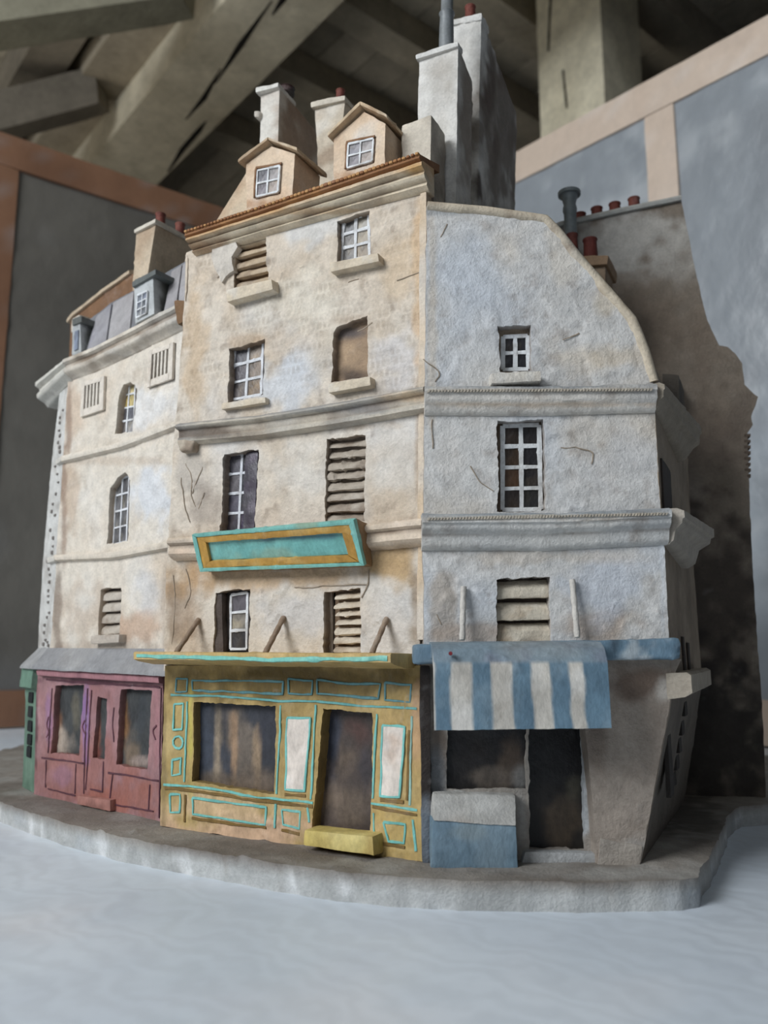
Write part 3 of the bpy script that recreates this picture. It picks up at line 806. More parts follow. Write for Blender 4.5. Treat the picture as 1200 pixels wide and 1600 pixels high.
part('sign_panel', (v, f), (104, 182, 176), [((128, 196, 184), 40, 0, 0.8, 0.6), ((150, 160, 120), 55, 0.3, 0.9, 0.4)], [(430, 838, 140, 7, (72, 122, 142), 0.85), (318, 856, 8, 24, (72, 122, 142), .7)], parent=sign, mat=PAINT, label='blank turquoise field')  # blue along top and left is painted shade of the frame
# yellow canopy -------------------------------------------------------
cpro = [(-0.006, 0.0), (0.036, 0.0005), (0.0375, -0.0005), (0.037, -0.0056), (0.032, -0.0072), (0.014, -0.0100), (-0.006, -0.0105)]
a = PM.P(211, 1019, 0.036) - PM.N * 0.036; b = PM.P(612, 1022, 0.036) - PM.N * 0.036
V, Fc = sweep([a, b], [PM.N] * 2, cpro, 0.003, 0.0006)
can = part('canopy', (V, Fc), (206, 170, 98), [((226, 190, 136), 30, 0, 0.8, 0.6), ((160, 122, 60), 50, 0.1, 0.9, 0.5)], mat=PAINT, label='flat yellow canopy with a turquoise stripe')
PC = off(PM, 0.0374)
part('stripe', ribbon(PC, [(214, 1025), (320, 1028), (440, 1031), (606, 1029)], 0.0030, 0.0, 0.0006), (112, 200, 184), [((150, 200, 170), 80, 0.1, .8, .5)], parent=can, mat=PAINT, label='turquoise painted stripe')
for (x0, y0, x1, y1) in ((310, 968, 275, 1020), (443, 965, 414, 1021), (604, 967, 580, 1022)):
    v, f = rod(PM.P(x0, y0, 0.001), PM.P(x1, y1, 0.030), 0.0021, 10, seg=10, amp=0.0006)
    part('stay_rod', (v, f), (150, 124, 100), [((190, 176, 156), 90, 0, 0.8, 0.5)])

# yellow shopfront ----------------------------------------------------
PY = off(PM, 0.003)
wq = [(303, 1097), (431, 1103), (429, 1242), (300, 1222)]
dq = [(505, 1107), (583, 1115), (579, 1312), (487, 1297)]
V, Fc = slab(PY, [(258, 1040), (657, 1040), (662, 1347), (480, 1325), (250, 1290)], [(wq, 0.009), (dq, 0.012)], 0.012, 0.0016, 0.0008, wobble=0.0004, rag=0.0004)
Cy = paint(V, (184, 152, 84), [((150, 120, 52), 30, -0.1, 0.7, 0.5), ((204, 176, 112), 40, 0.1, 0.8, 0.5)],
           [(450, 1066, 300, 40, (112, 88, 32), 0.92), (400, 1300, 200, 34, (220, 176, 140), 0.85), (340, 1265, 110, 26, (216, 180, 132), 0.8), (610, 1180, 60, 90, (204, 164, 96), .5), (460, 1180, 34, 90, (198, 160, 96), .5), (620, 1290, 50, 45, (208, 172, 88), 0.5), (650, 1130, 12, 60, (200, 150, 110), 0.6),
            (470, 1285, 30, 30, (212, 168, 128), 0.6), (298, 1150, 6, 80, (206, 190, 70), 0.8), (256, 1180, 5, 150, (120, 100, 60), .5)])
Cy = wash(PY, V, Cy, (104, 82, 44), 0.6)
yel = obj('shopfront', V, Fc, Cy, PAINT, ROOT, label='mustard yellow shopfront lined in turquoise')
TUR = (112, 200, 190); STL = (84, 140, 146)
def chk(pts, n=2):
    c = np.array(pts, float)
    for it in range(n):
        c = np.vstack([c[:1], np.vstack([[c[i] * .75 + c[i + 1] * .25, c[i] * .25 + c[i + 1] * .75] for i in range(len(c) - 1)]), c[-1:]])
    return [tuple(q) for q in c]
def line(pts, c=TUR, wd=0.0016, closed=False, pl=PY, parent=None, name='painted_line', w=0.0004, mat=PAINT, h=0.0005):
    V, Fc = ribbon(pl, pts, wd, w, h, closed, seed=pts[0][0] * 0.01)
    return part(name, (V, Fc), c, [((c[0] * .8, c[1] * .85, c[2] * .85), 90, 0, 0.8, 0.5)], parent=parent or yel, mat=mat)
BRN = (134, 100, 42)
for pts, cl, c in [
    ([(275, 1060), (293, 1061), (292, 1081), (274, 1081)], 1, STL), ([(300, 1063), (443, 1065), (441, 1084), (301, 1079)], 1, STL),
    ([(450, 1060), (488, 1064), (487, 1085), (451, 1083)], 1, STL), ([(495, 1063), (545, 1068), (594, 1069), (591, 1091), (496, 1084)], 1, STL),
    ([(602, 1066), (642, 1070), (641, 1097), (602, 1094)], 1, STL),
    ([(267, 1086), (340, 1087), (436, 1096), (492, 1095), (560, 1102), (652, 1108)], 0, (96, 172, 168)),
    ([(272, 1100), (286, 1099), (284, 1140), (270, 1140)], 1, TUR), ([(269, 1187), (283, 1184), (282, 1209), (269, 1212)], 1, TUR),
    ([(278 + 8 * math.cos(t * .7), 1160 + 10 * math.sin(t * .7)) for t in range(9)], 1, TUR),
    ([(293, 1096), (291, 1150), (288, 1221)], 0, TUR), ([(256, 1225), (320, 1231), (400, 1245), (489, 1254)], 0, TUR),
    ([(258, 1231), (320, 1238), (400, 1251), (489, 1260)], 0, BRN),
    ([(266, 1241), (281, 1241), (281, 1269), (266, 1269)], 1, TUR), ([(301, 1246), (416, 1262), (415, 1289), (301, 1273)], 1, TUR),
    ([(300, 1278), (350, 1285), (416, 1294)], 0, BRN), ([(290, 1242), (288, 1284)], 0, BRN),
    ([(431, 1256), (429, 1294)], 0, TUR), ([(441, 1266), (469, 1269), (468, 1295), (442, 1289)], 1, TUR), ([(440, 1297), (468, 1302)], 0, BRN),
    ([(439, 1102), (436, 1170), (432, 1240)], 0, TUR), ([(493, 1101), (490, 1170), (485, 1249)], 0, TUR), ([(480, 1257), (483, 1284)], 0, TUR),
    ([(589, 1116), (585, 1180), (582, 1248)], 0, TUR), ([(644, 1119), (642, 1190), (640, 1258)], 0, (150, 196, 180)),
    ([(580, 1255), (652, 1266)], 0, TUR), ([(582, 1261), (652, 1273)], 0, BRN), ([(599, 1284), (633, 1288), (631, 1317), (606, 1314)], 1, TUR),
    ([(645, 1281), (650, 1330)], 0, TUR), ([(583, 1271), (584, 1301)], 0, TUR), ([(598, 1318), (632, 1324)], 0, BRN),
    ([(445, 1241), (478, 1244)], 0, BRN), ([(594, 1250), (630, 1254)], 0, BRN), ([(640, 1140), (636, 1250)], 0, BRN)]:
    line(pts, c, closed=bool(cl), wd=0.0017 if c is not BRN else 0.0022)
for q_ in ([(449, 1122), (485, 1122), (475, 1236), (446, 1234)], [(598, 1133), (633, 1136), (624, 1246), (594, 1244)]):
    v, f = block(quad8(PY, q_, -0.001, 0.0012), 0.002, 0.0004, 0.0004)
    o = part('panel', (v, f), (224, 210, 196), [((206, 160, 124), 40, 0.05, 0.8, 0.6), ((236, 234, 230), 50, 0, 0.8, 0.5)], parent=yel, mat=PAINT, label='whitish raised panel')
    line(q_, TUR, 0.0018, True, w=0.0009)
v, f = block(quad8(PY, [(290, 1088), (442, 1092), (438, 1252), (288, 1232)], -0.014, -0.0085, -0.0085), 0.003, 0.0006, 0.0002)
part('shop_window', (v, f), (60, 62, 70), [((44, 44, 52), 40, -0.2, 0.6, 0.6)],
     [(322, 1150, 22, 70, (66, 74, 88), 0.8), (340, 1170, 7, 90, (158, 138, 112), 0.85), (378, 1170, 24, 80, (116, 102, 88), 0.85), (366, 1180, 6, 80, (166, 130, 96), .9), (402, 1185, 6, 70, (160, 132, 100), .85),
      (385, 1225, 60, 24, (118, 98, 78), 0.75), (415, 1130, 14, 40, (48, 50, 60), .8), (340, 1215, 40, 12, (96, 82, 68), .6)], GLASSY, yel, label='dark display window with brown painted curtains')
v, f = block(quad8(PY, [(495, 1095), (595, 1105), (590, 1330), (478, 1310)], -0.017, -0.0115, -0.0115), 0.003, 0.0008, 0.0002)
part('door', (v, f), (78, 66, 60), [((50, 44, 46), 30, -0.1, 0.6, 0.6), ((128, 106, 84), 45, 0.05, 0.8, 0.6)],
     [(520, 1160, 14, 60, (50, 58, 76), 0.85), (560, 1145, 20, 30, (92, 58, 50), 0.7), (545, 1260, 40, 50, (118, 100, 84), 0.75), (570, 1200, 10, 50, (60, 54, 60), .6)], GLASSY, yel, label='dark brown doorway')
v, f = block(quad8(PM, [(475, 1297), (582, 1307), (584, 1338), (474, 1321)], -0.002, 0.017), 0.0025, 0.0007, 0.001)
part('step', (v, f), (212, 186, 92), [((228, 212, 136), 40, 0, .8, .5), ((170, 130, 60), 50, 0.1, 0.9, 0.5)], parent=yel, mat=PAINT, label='yellow doorstep')

# cracks and torn edges in the plaster of the middle and right houses
for pl_, pts in ((PM, [(291, 725), (300, 745), (296, 770), (306, 792)]), (PM, [(318, 728), (306, 752), (300, 772)]), (PM, [(283, 745), (287, 790), (296, 815)]), (PM, [(318, 770), (310, 795)]),
                 (PM, [(270, 900), (274, 950), (268, 1005)]), (PM, [(290, 890), (300, 925), (288, 950)]), (PM, [(460, 920), (480, 918), (520, 914), (575, 912)]), (PM, [(577, 890), (575, 915), (566, 935)]),
                 (PM, [(340, 435), (352, 415), (366, 405)]), (PM, [(620, 440), (655, 428)]), (PM, [(560, 520), (583, 505)]), (PM, [(545, 440), (560, 436)]), (PM, [(292, 400), (293, 440), (291, 470)]),
                 (PR, [(660, 560), (690, 582), (680, 598)]), (PR, [(676, 655), (678, 700)]), (PR, [(684, 960), (690, 975)]), (PR, [(905, 520), (880, 530)]),
                 (PR, [(875, 700), (900, 697), (930, 705), (925, 725)]), (PR, [(735, 730), (748, 752), (770, 765)]), (PR, [(700, 350), (690, 370)])):
    c = np.array(pts, float)
    for it in range(3):
        mid = np.vstack([c[:1], np.vstack([[c[i] * .75 + c[i + 1] * .25, c[i] * .25 + c[i + 1] * .75] for i in range(len(c) - 1)]), c[-1:]]); c = mid
    V, Fc = ribbon(pl_, [tuple(q) for q in c], 0.0008, 0.0003, 0.0004, seed=pts[0][0] * .1, wv=0.0013)
    part('crack', (V, Fc), (160, 142, 120))
# ---- left house -------------------------------------------------------
Lh = dict(arch_up=([(180, 680), (183, 645), (186, 618), (193, 601), (203, 596), (211, 601), (214, 612), (211, 640), (208, 674)], 0.009),
          arch_lo=([(167, 851), (170, 800), (173, 762), (184, 746), (196, 738), (203, 752), (203, 790), (199, 846)], 0.008),
          lou=([(157, 921), (190, 917), (188, 990), (153, 992)], 0.010))
l_out = [(72, 1045), (80, 1000), (88, 872), (98, 715), (106, 596), (180, 562), (292, 495), (285, 560), (278, 660), (268, 850), (262, 1045)]
V, Fc = slab(PL, l_out, [Lh[k] for k in Lh], 0.014, 0.0024, 0.0008)
Cl = paint(V, (222, 210, 192), [((206, 180, 150), 22, 0.0, 0.9, 0.5), ((230, 224, 214), 20, 0.1, 0.8, 0.5)],
           [(240, 780, 45, 50, (214, 218, 224), 0.8), (230, 640, 40, 40, (226, 226, 226), 0.7), (115, 640, 18, 50, (206, 178, 150), 0.7), (110, 780, 16, 70, (196, 168, 140), 0.6),
            (130, 960, 50, 60, (192, 168, 144), 0.6), (130, 940, 20, 20, (226, 220, 208), 0.7), (230, 930, 26, 40, (204, 204, 206), 0.6), (210, 980, 60, 30, (198, 156, 124), 0.7),
            (170, 1010, 110, 16, (172, 150, 130), 0.6), (260, 960, 10, 100, (180, 158, 136), 0.6), (90, 950, 8, 100, (130, 112, 98), 0.7), (100, 800, 6, 90, (150, 120, 100), .7), (108, 660, 5, 60, (150, 120, 100), .7), (170, 720, 100, 8, (190, 168, 144), .5)])
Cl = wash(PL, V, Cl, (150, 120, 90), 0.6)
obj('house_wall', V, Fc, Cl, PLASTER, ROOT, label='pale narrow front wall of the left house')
window(PL, [(195, 598), (213, 594), (209, 676), (188, 680)], 2, 4, 0.008, [(204, 190, 150), (206, 186, 130), (200, 170, 90), (190, 170, 110), (120, 118, 124), (130, 130, 140), (132, 126, 124), (150, 148, 150)], (226, 228, 230), bw=0.0018, bdark=(150, 122, 92))
window(PL, [(183, 750), (203, 744), (199, 846), (178, 851)], 2, 4, 0.007, [(112, 110, 110), (120, 118, 120), (110, 108, 110), (120, 118, 122)], (226, 228, 232), bw=0.0018, bdark=(140, 126, 108))
lv = louvre(PL, Lh['lou'][0], 4, 0.009, (190, 178, 162), (66, 56, 50), [((214, 206, 194), 40, 0, 0.8, 0.6)], fat=1.0, rag=0.0009)
sill(PL, [(142, 993), (186, 991), (185, 1004), (141, 1006)], 0.008, lv, (190, 176, 160))
def vent(q_):
    qq = [PL.at(*p, 0.003) for p in q_]
    q = np.array(qq)
    def B(s, t): return (q[0] * (1 - s) + q[1] * s) * (1 - t) + (q[3] * (1 - s) + q[2] * s) * t
    v, f = block(uvq8(PL, [B(0, 0), B(1, 0), B(1, 1), B(0, 1)], -0.003, 0.0004), 0.003, 0.0003, 0.0003)
    o = part('grille', (v, f), (120, 108, 96), label='small white wall grille with upright bars')
    for (s0, s1, t0, t1) in ((0, .14, 0, 1), (.86, 1, 0, 1), (.14, .86, 0, .14), (.14, .86, .8, 1)):
        v, f = block(uvq8(PL, [B(s0, t0), B(s1, t0), B(s1, t1), B(s0, t1)], 0.0004, 0.0034), 0.002, 0.0005, 0.0004)
        part('grille_frame', (v, f), (222, 210, 194), parent=o)
    for i in range(5):
        s = 0.2 + i * 0.15
        v, f = block(uvq8(PL, [B(s, .12), B(s + .075, .12), B(s + .075, .82), B(s, .82)], 0.0004, 0.003), 0.002, 0.0005, 0.0004)
        part('grille_bar', (v, f), (224, 214, 198), parent=o)
vent([(128, 597), (163, 587), (161, 640), (125, 652)])
vent([(233, 548), (271, 534), (269, 592), (229, 606)])
lband = [(-0.003, 0.0), (0.0045, 0.0), (0.0055, -0.0015), (0.005, -0.0055), (0.001, -0.007), (-0.003, -0.007)]
for pts, c in (([(97, 713), (190, 690), (277, 656)], (224, 212, 194)), ([(86, 867), (180, 862), (264, 846)], (218, 204, 184))):
    cornice('cornice', PL, pts, lband, c, [(DIRT, 50, 0.2, 0.9, 0.3)], w=0.004)
ltop = [(-0.010, 0.003), (0.010, 0.001), (0.012, -0.001), (0.012, -0.004), (0.008, -0.006), (0.0085, -0.010), (0.0105, -0.011), (0.0095, -0.0145), (0.003, -0.018), (0.0, -0.021), (-0.010, -0.021)]
lpts = [(100, 562), (135, 549), (200, 517), (282, 474)]
cornice('top_cornice', PL, lpts, ltop, (220, 208, 190), [(DIRT, 60, 0.0, 0.8, 0.45), ((160, 160, 158), 25, 0.1, .8, .5)], [(190, 560, 110, 8, (150, 134, 116), 0.5)], w=0.010)
v, f = block(quad8(PL, [(272, 470), (292, 468), (291, 500), (276, 508)], -0.006, 0.013), 0.002, 0.0012, 0.001)
part('cornice_end', (v, f), (128, 92, 58), label='rust-brown cut end of the cornice')
# side of the left house: ruled surface between two edges
def loft(c1, c2, n2=None, cell=0.004, amp=0.0006, back=0.006):
    c1 = np.array(c1); c2 = np.array(c2)
    def den(c):
        out = []
        for i in range(len(c) - 1):
            k = max(1, int(np.linalg.norm(c1[i + 1] - c1[i]) / cell))
            for j in range(k): out.append(c[i] + (c[i + 1] - c[i]) * j / k)
        out.append(c[-1]); return np.array(out)
    a, b = den(c1), den(c2); m = max(2, int(np.linalg.norm(b - a, axis=1).max() / cell))
    V = np.array([a * (1 - j / m) + b * (j / m) for j in range(m + 1)])  # m+1, n, 3
    n = V.shape[1]
    nr = np.cross(np.gradient(V, axis=0), np.gradient(V, axis=1)); nr /= np.maximum(np.linalg.norm(nr, axis=2), 1e-9)[..., None]
    if (nr.reshape(-1, 3) * (CAM - V.reshape(-1, 3))).sum() < 0: nr = -nr
    r = relief(V.reshape(-1, 3)).reshape(m + 1, n)[..., None]
    Fr = (V + nr * r * amp).reshape(-1, 3); Bk = (V - nr * back).reshape(-1, 3)
    Fc = []
    for j in range(m):
        for i in range(n - 1):
            q = (j * n + i, j * n + i + 1, (j + 1) * n + i + 1, (j + 1) * n + i); Fc.append(q); Fc.append(tuple(x + len(Fr) for x in q[::-1]))
    rim = [i for i in range(n)] + [j * n + n - 1 for j in range(1, m + 1)] + [m * n + i for i in range(n - 2, -1, -1)] + [j * n for j in range(m - 1, 0, -1)]
    for i in range(len(rim)):
        p, q = rim[i], rim[(i + 1) % len(rim)]; Fc.append((p, q, q + len(Fr), p + len(Fr)))
    return np.vstack([Fr, Bk]), Fc
def spots_on(c1, c2, items, name, parent, base, dn, h=0.0025):
    """small dark openings on a ruled side wall: (s, t, width, height)"""
    c1 = np.array(c1); c2 = np.array(c2)
    for (s, t, w_, h_) in items:
        k = t * (len(c1) - 1); i = min(int(k), len(c1) - 2); fr = k - i
        a = c1[i] * (1 - fr) + c1[i + 1] * fr; b = c2[i] * (1 - fr) + c2[i + 1] * fr
        p = a * (1 - s) + b * s; u = nrm(b - a)
        C8 = [[[p + u * x * w_ / 2 + Z * y * h_ / 2 + dn * z * 0.0016 for z in (-1, 1)] for y in (-1, 1)] for x in (-1, 1)]
        v, f = block(C8, h, 0.0005, 0.0005)
        part(name, (v, f), base, parent=parent)
ed = [(78, 1040), (82, 1000), (88, 872), (98, 715), (106, 604)]
bk = [58, 60, 67, 80, 93]
c1 = [PL.P(*p) for p in ed]; c2 = [along(a, DL, x) for a, x in zip(c1, bk)]
V, Fc = loft(c1, c2)
swl = part('house_wall', (V, Fc), (206, 204, 198), [((160, 150, 140), 70, 0.1, 0.8, 0.6), (WHITE, 40, 0, 0.8, 0.5)], label='thin stone-dotted side wall of the left house')
nl = nrm(np.cross(DL, Z)) * -1
if nl @ (CAM - c1[0]) < 0: nl = -nl
spots_on(c1, c2, [(random.uniform(0.2, 0.6), t + random.uniform(-.008, .008), random.uniform(.003, .006), random.uniform(.002, .004)) for t in np.linspace(0.08, 0.93, 40)], 'stone_hollow', swl, (128, 120, 114), nl)
def side_sweep(pl, p, D, px_end, prof, base, name='cornice', w=0.0, var=(), drop=0.0, label=None, out=None, big=(1, 1)):
    a = pl.P(*p, w) - pl.N * w if not isinstance(p, np.ndarray) else p
    n = nrm(np.cross(D, Z));
    if out is not None and n @ out < 0: n = -n
    if out is None and n @ (CAM - a) < 0: n = -n
    b = along(a + n * 0.01, D, px_end) - n * 0.01; b[2] -= drop
    V, Fc = sweep([a - D * 0.002, b], [n, n * big[0]], prof, 0.003, 0.0006, sc_=[1.0, big[1]])
    return part(name, (V, Fc), base, var, label=label)
side_sweep(PL, (101, 563), DL, 63, ltop, (206, 202, 190), 'top_cornice', 0.010, big=(1.3, 1.35), var= [(DIRT, 60, 0.1, .9, .3)])
side_sweep(PL, (97, 713), DL, 80, lband, (206, 200, 188), 'cornice', 0.004)
side_sweep(PL, (87, 868), DL, 67, lband, (206, 200, 188), 'cornice', 0.004)
# slate roof
rb = PL.P(103, 563, 0) * 0.0 + PL.O - PL.N * 0.004
RL = Plane(rb + Z * 0, PL.U, Z * 1.0 - PL.N * 0.32)
# raise the leaning plane so that it passes through the top of the cornice
zc = PL.P(190, 530)[2]
RL = Plane(PL.W((0.0, zc - TOP), np.array(-0.004)), PL.U, Z - PL.N * 0.32)
v, f = slab(RL, [(112, 572), (122, 512), (150, 492), (172, 474), (206, 456), (235, 440), (300, 403), (302, 480), (290, 500), (200, 545)], (), 0.012, 0.003, 0.0005)
rl = part('roof', (v, f), (124, 126, 132), [((150, 148, 150), 20, 0, .8, .6), ((96, 98, 106), 30, .1, .8, .5)], label='grey slate mansard roof of the left house', mat=PAINT)
for q_ in ([(150, 495), (174, 475), (163, 552), (132, 566)], [(177, 473), (209, 456), (200, 536), (166, 551)], [(268, 424), (284, 414), (272, 498), (252, 508)], [(286, 413), (300, 404), (297, 486), (275, 497)]):
    v, f = block(quad8(RL, q_, -0.001, 0.0022, 0.002), 0.003, 0.0005, 0.0005)
    part('roof_sheet', (v, f), random.choice([(150, 148, 156), (166, 162, 164), (158, 154, 156)]), [((168, 166, 166), 40, .1, .8, .4)], parent=rl, mat=PAINT)
def tower(quad, y0, D, s, drop=0.0, name='chimney', base=CREAM, var=(), spots=(), cell=0.003, amp=0.0012, rnd=0.001, label=None, parent=None, mat=None, taper=0.0):
    c0 = at_y((quad[0][0] + quad[1][0]) / 2, (quad[0][1] + quad[1][1]) / 2, y0)
    pf_ = Plane(c0, PM.U, Z)
    f4 = [pf_.P(*p) for p in quad]
    TL, TR, BR, BL = f4
    b = np.array(D) * s
    dz = Z * drop
    C8 = [[[BL, BL + b], [TL, TL + b - dz]], [[BR, BR + b], [TR, TR + b - dz]]]
    V, Fc = block(C8, cell, amp, rnd)
    return part(name, (V, Fc), base, var, spots, label=label, parent=parent, mat=mat), (TL, TR, BR, BL)
def pot(p, r, h, c=(128, 62, 50), lean=(0, 0), name='chimney_pot', parent=None, seg=14):
    p = np.array(p); L = np.array([lean[0], lean[1], 0])
    path = [p + Z * h * t + L * t for t in (-.15, 0, .15, .5, .85, .93, 1.0, 1.0, .9)]
    rr = [r, r, r * 1.0, r * .96, r * .95, r * 1.08, r * 1.05, r * .7, r * .62]
    v, f = tube(path, rr, seg, 0.0004)
    return part(name, (v, f), c, [((92, 40, 34), 80, 0, .8, .6), ((164, 96, 78), 60, .2, .9, .4)], parent=parent, label='red clay chimney pot')
# left dormers
yl = PL.P(225, 500)[1]
DLb = nrm((0.55, 0.83, 0))
PLd = off(PL, 0.002)
def dormer_block(pl, quad, D, s, name, base, label, **k):
    f4 = [pl.P(*p) for p in quad]; b = D * s
    C8 = [[[f4[3], f4[3] + b], [f4[0], f4[0] + b]], [[f4[2], f4[2] + b], [f4[1], f4[1] + b]]]
    return part(name, block(C8, 0.003, 0.0006, 0.0008), base, label=label, **k)
dm = dormer_block(PLd, [(209, 447), (239, 431), (241, 490), (211, 506)], DLb, 0.040, 'dormer', (188, 192, 192), 'small grey dormer with a white-barred window', var=[((130, 134, 136), 50, 0.1, .8, .5)], spots=[(262, 462, 17, 40, (84, 86, 78), .95)])  # right cheek spotted dark to stand for its shaded side
window(PLd, [(216, 462), (231, 455), (229, 489), (214, 497)], 2, 3, -0.0012, [(116, 124, 142), (128, 134, 150), (120, 126, 140)], (226, 230, 234), bw=0.0014, grow=0.0, name='dormer_window', parent=dm, parts_parent=dm)
f4 = [PLd.P(*p, 0.003) for p in [(206, 440), (243, 420), (243, 428), (206, 449)]]; b_ = DLb * 0.05
part('dormer_roof', block([[[f4[3], f4[3] + b_], [f4[0], f4[0] + b_]], [[f4[2], f4[2] + b_], [f4[1], f4[1] + b_]]], 0.003, 0.0008, 0.0008), (98, 104, 102), parent=dm, mat=PAINT)
dm = dormer_block(off(PL, 0.0), [(113, 508), (125, 503), (127, 550), (112, 556)], DLb, 0.035, 'dormer', (176, 180, 180), 'tiny grey corner dormer', var=[((110, 112, 112), 50, 0.0, .8, .6)], spots=[(140, 525, 11, 30, (78, 80, 72), .95)])  # dark spot puts shade into the right cheek's colour
f4 = [PL.P(*p, 0.002) for p in [(112, 498), (127, 493), (127, 503), (112, 509)]]
part('dormer_roof', block([[[f4[3], f4[3] + b_ * .8], [f4[0], f4[0] + b_ * .8]], [[f4[2], f4[2] + b_ * .8], [f4[1], f4[1] + b_ * .8]]], 0.003, 0.0008, 0.0008), (98, 102, 98), parent=dm, mat=PAINT)
part('pane', block(quad8(PL, [(116, 518), (122, 515), (121, 545), (115, 548)], 0.0, 0.0016), 0.002, 0.0002, 0.0002), (130, 140, 160), parent=dm, mat=GLASSY)
# brown parapet with a pale rim, and chimney
PLb = off(PL, -0.045)
v, f = slab(PLb, [(108, 560), (110, 500), (118, 492), (160, 458), (205, 428), (222, 428), (222, 560)], (), 0.008, 0.003, 0.0006)
gp = part('parapet', (v, f), (134, 94, 62), [((110, 74, 50), 30, 0, .8, .5)], label='brown parapet with a cream rim')
P3 = [PLb.P(x, y) for x, y in [(108, 504), (117, 493), (160, 459), (206, 427)]]
V, Fc = sweep(P3, [PLb.N] * 4, [(-0.010, -0.001), (0.003, -0.001), (0.004, 0.002), (0.0, 0.004), (-0.010, 0.004)], 0.003, 0.0006)
part('rim', (V, Fc), (206, 182, 150), parent=gp)
v, f = block(quad8(PL, [(111, 497), (124, 490), (122, 515), (110, 520)], -0.03, -0.008, -0.008), 0.003, 0.0012, 0.002)
part('corner_stone', (v, f), (200, 188, 170))
ch, f4 = tower([(212, 362), (244, 346), (228, 446), (206, 455)], yl + 0.03, DLb, 0.085, 0.004, 'chimney', (206, 184, 154), [((150, 110, 76), 26, 0.0, .8, .5)], label='cream and brown chimney of the left house')
part('chimney_cap', block([[[f4[0] + DLb * a_ * 0.09 - PL.U * 0.0 + Z * z_ for a_ in (-.03, 1)] for z_ in (-0.003, 0.0015)], [[f4[1] + DLb * a_ * 0.09 + PL.U * 0.002 + Z * z_ for a_ in (-.03, 1)] for z_ in (-0.003, 0.0015)]], 0.003, 0.0008, 0.0008), (214, 204, 186), parent=ch)
for t, dx in ((0.10, 0.001), (0.42, 0.002), (0.76, 0.003)):
    pot(f4[1] + DLb * 0.085 * t + PL.U * -0.004 + Z * 0.0 , 0.0052, 0.013 + 0.004 * t, parent=ch)

# pink shopfront ---------------------------------------------------------
PP = off(PL, 0.003)
w1 = ([(87, 1071), (131, 1070), (123, 1180), (79, 1177)], 0.007)
w2 = ([(189, 1076), (236, 1079), (231, 1201), (181, 1195)], 0.007)
dd = ([(153, 1088), (168, 1091), (163, 1186), (145, 1184)], 0.005)
V, Fc = slab(PP, [(58, 1036), (255, 1045), (250, 1286), (53, 1241)], [w1, w2, dd], 0.012, 0.0018, 0.0007, wobble=0.0005, rag=0.0004)
PK = (162, 116, 118)
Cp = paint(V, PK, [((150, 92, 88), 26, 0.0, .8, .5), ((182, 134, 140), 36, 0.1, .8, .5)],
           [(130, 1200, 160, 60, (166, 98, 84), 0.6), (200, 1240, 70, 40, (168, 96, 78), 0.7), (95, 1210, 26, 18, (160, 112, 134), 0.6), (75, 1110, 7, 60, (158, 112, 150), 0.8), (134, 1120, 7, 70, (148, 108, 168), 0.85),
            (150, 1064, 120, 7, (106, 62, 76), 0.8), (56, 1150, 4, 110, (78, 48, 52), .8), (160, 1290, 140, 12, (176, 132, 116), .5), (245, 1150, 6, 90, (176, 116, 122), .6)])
Cp = wash(PP, V, Cp, (110, 70, 60), 0.6)
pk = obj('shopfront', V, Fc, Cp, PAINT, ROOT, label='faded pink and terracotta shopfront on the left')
for q_, d_, spt, lab in ((w1[0], 0.0065, [(88, 1130, 10, 30, (140, 92, 60), .7), (100, 1160, 22, 26, (176, 158, 140), .8), (112, 1168, 10, 10, (110, 104, 96), .8), (118, 1110, 8, 40, (112, 104, 84), .6)], 'dark shop window with pale goods'),
                    (w2[0], 0.0065, [(194, 1120, 8, 50, (146, 100, 58), .8), (205, 1180, 14, 30, (140, 116, 90), .7), (222, 1110, 9, 40, (58, 62, 66), .8), (222, 1190, 20, 10, (178, 156, 144), .8)], 'dark shop window with brown curtain'),
                    (dd[0], 0.0045, [(153, 1130, 5, 45, (170, 92, 66), .8), (150, 1176, 10, 12, (140, 70, 60), .7)], 'narrow dark door glass')):
    x0 = min(p[0] for p in q_) - 12; x1 = max(p[0] for p in q_) + 12; y0 = min(p[1] for p in q_) - 10; y1 = max(p[1] for p in q_) + 8
    if d_ < 0.005: x0 += 7; x1 -= 7
    v, f = block(quad8(PP, [(x0, y0), (x1, y0), (x1, y1), (x0, y1)], -d_ - 0.006, -d_, -d_), 0.003, 0.0007, 0.0002)
    part('shop_window', (v, f), (72, 74, 74), [((50, 52, 56), 30, -.2, .6, .6)], spt, GLASSY, pk, label=lab)
cornice('fascia', PL, [(59, 1044), (150, 1049), (249, 1054)], [(-0.002, 0), (0.009, 0.0), (0.010, -0.003), (0.009, -0.007), (0.004, -0.008), (-0.002, -0.008)], (176, 116, 122), [((120, 70, 84), 50, 0.0, .8, .5)], w=0.009, parent=pk, mat=PAINT)
DK = (96, 54, 66)
for pts in ([(72, 1062), (150, 1068), (250, 1074)], [(65, 1184), (100, 1188), (130, 1193)], [(169, 1207), (210, 1213), (248, 1220)], [(137, 1075), (133, 1160), (131, 1240)], [(143, 1078), (139, 1150), (134, 1234)],
            [(72, 1188), (71, 1230)], [(119, 1194), (117, 1240)], [(75, 1233), (118, 1243)], [(176, 1208), (171, 1256)], [(234, 1226), (232, 1266)], [(178, 1257), (205, 1262), (240, 1268)], [(162, 1190), (160, 1238)],
            [(82, 1075), (78, 1130), (75, 1176)], [(178, 1105), (176, 1135), (178, 1160)], [(252, 1075), (250, 1180), (249, 1278)], [(141, 1233), (160, 1237)]):
    line(pts, DK, 0.0015, pl=PP, parent=pk, w=0.0003)
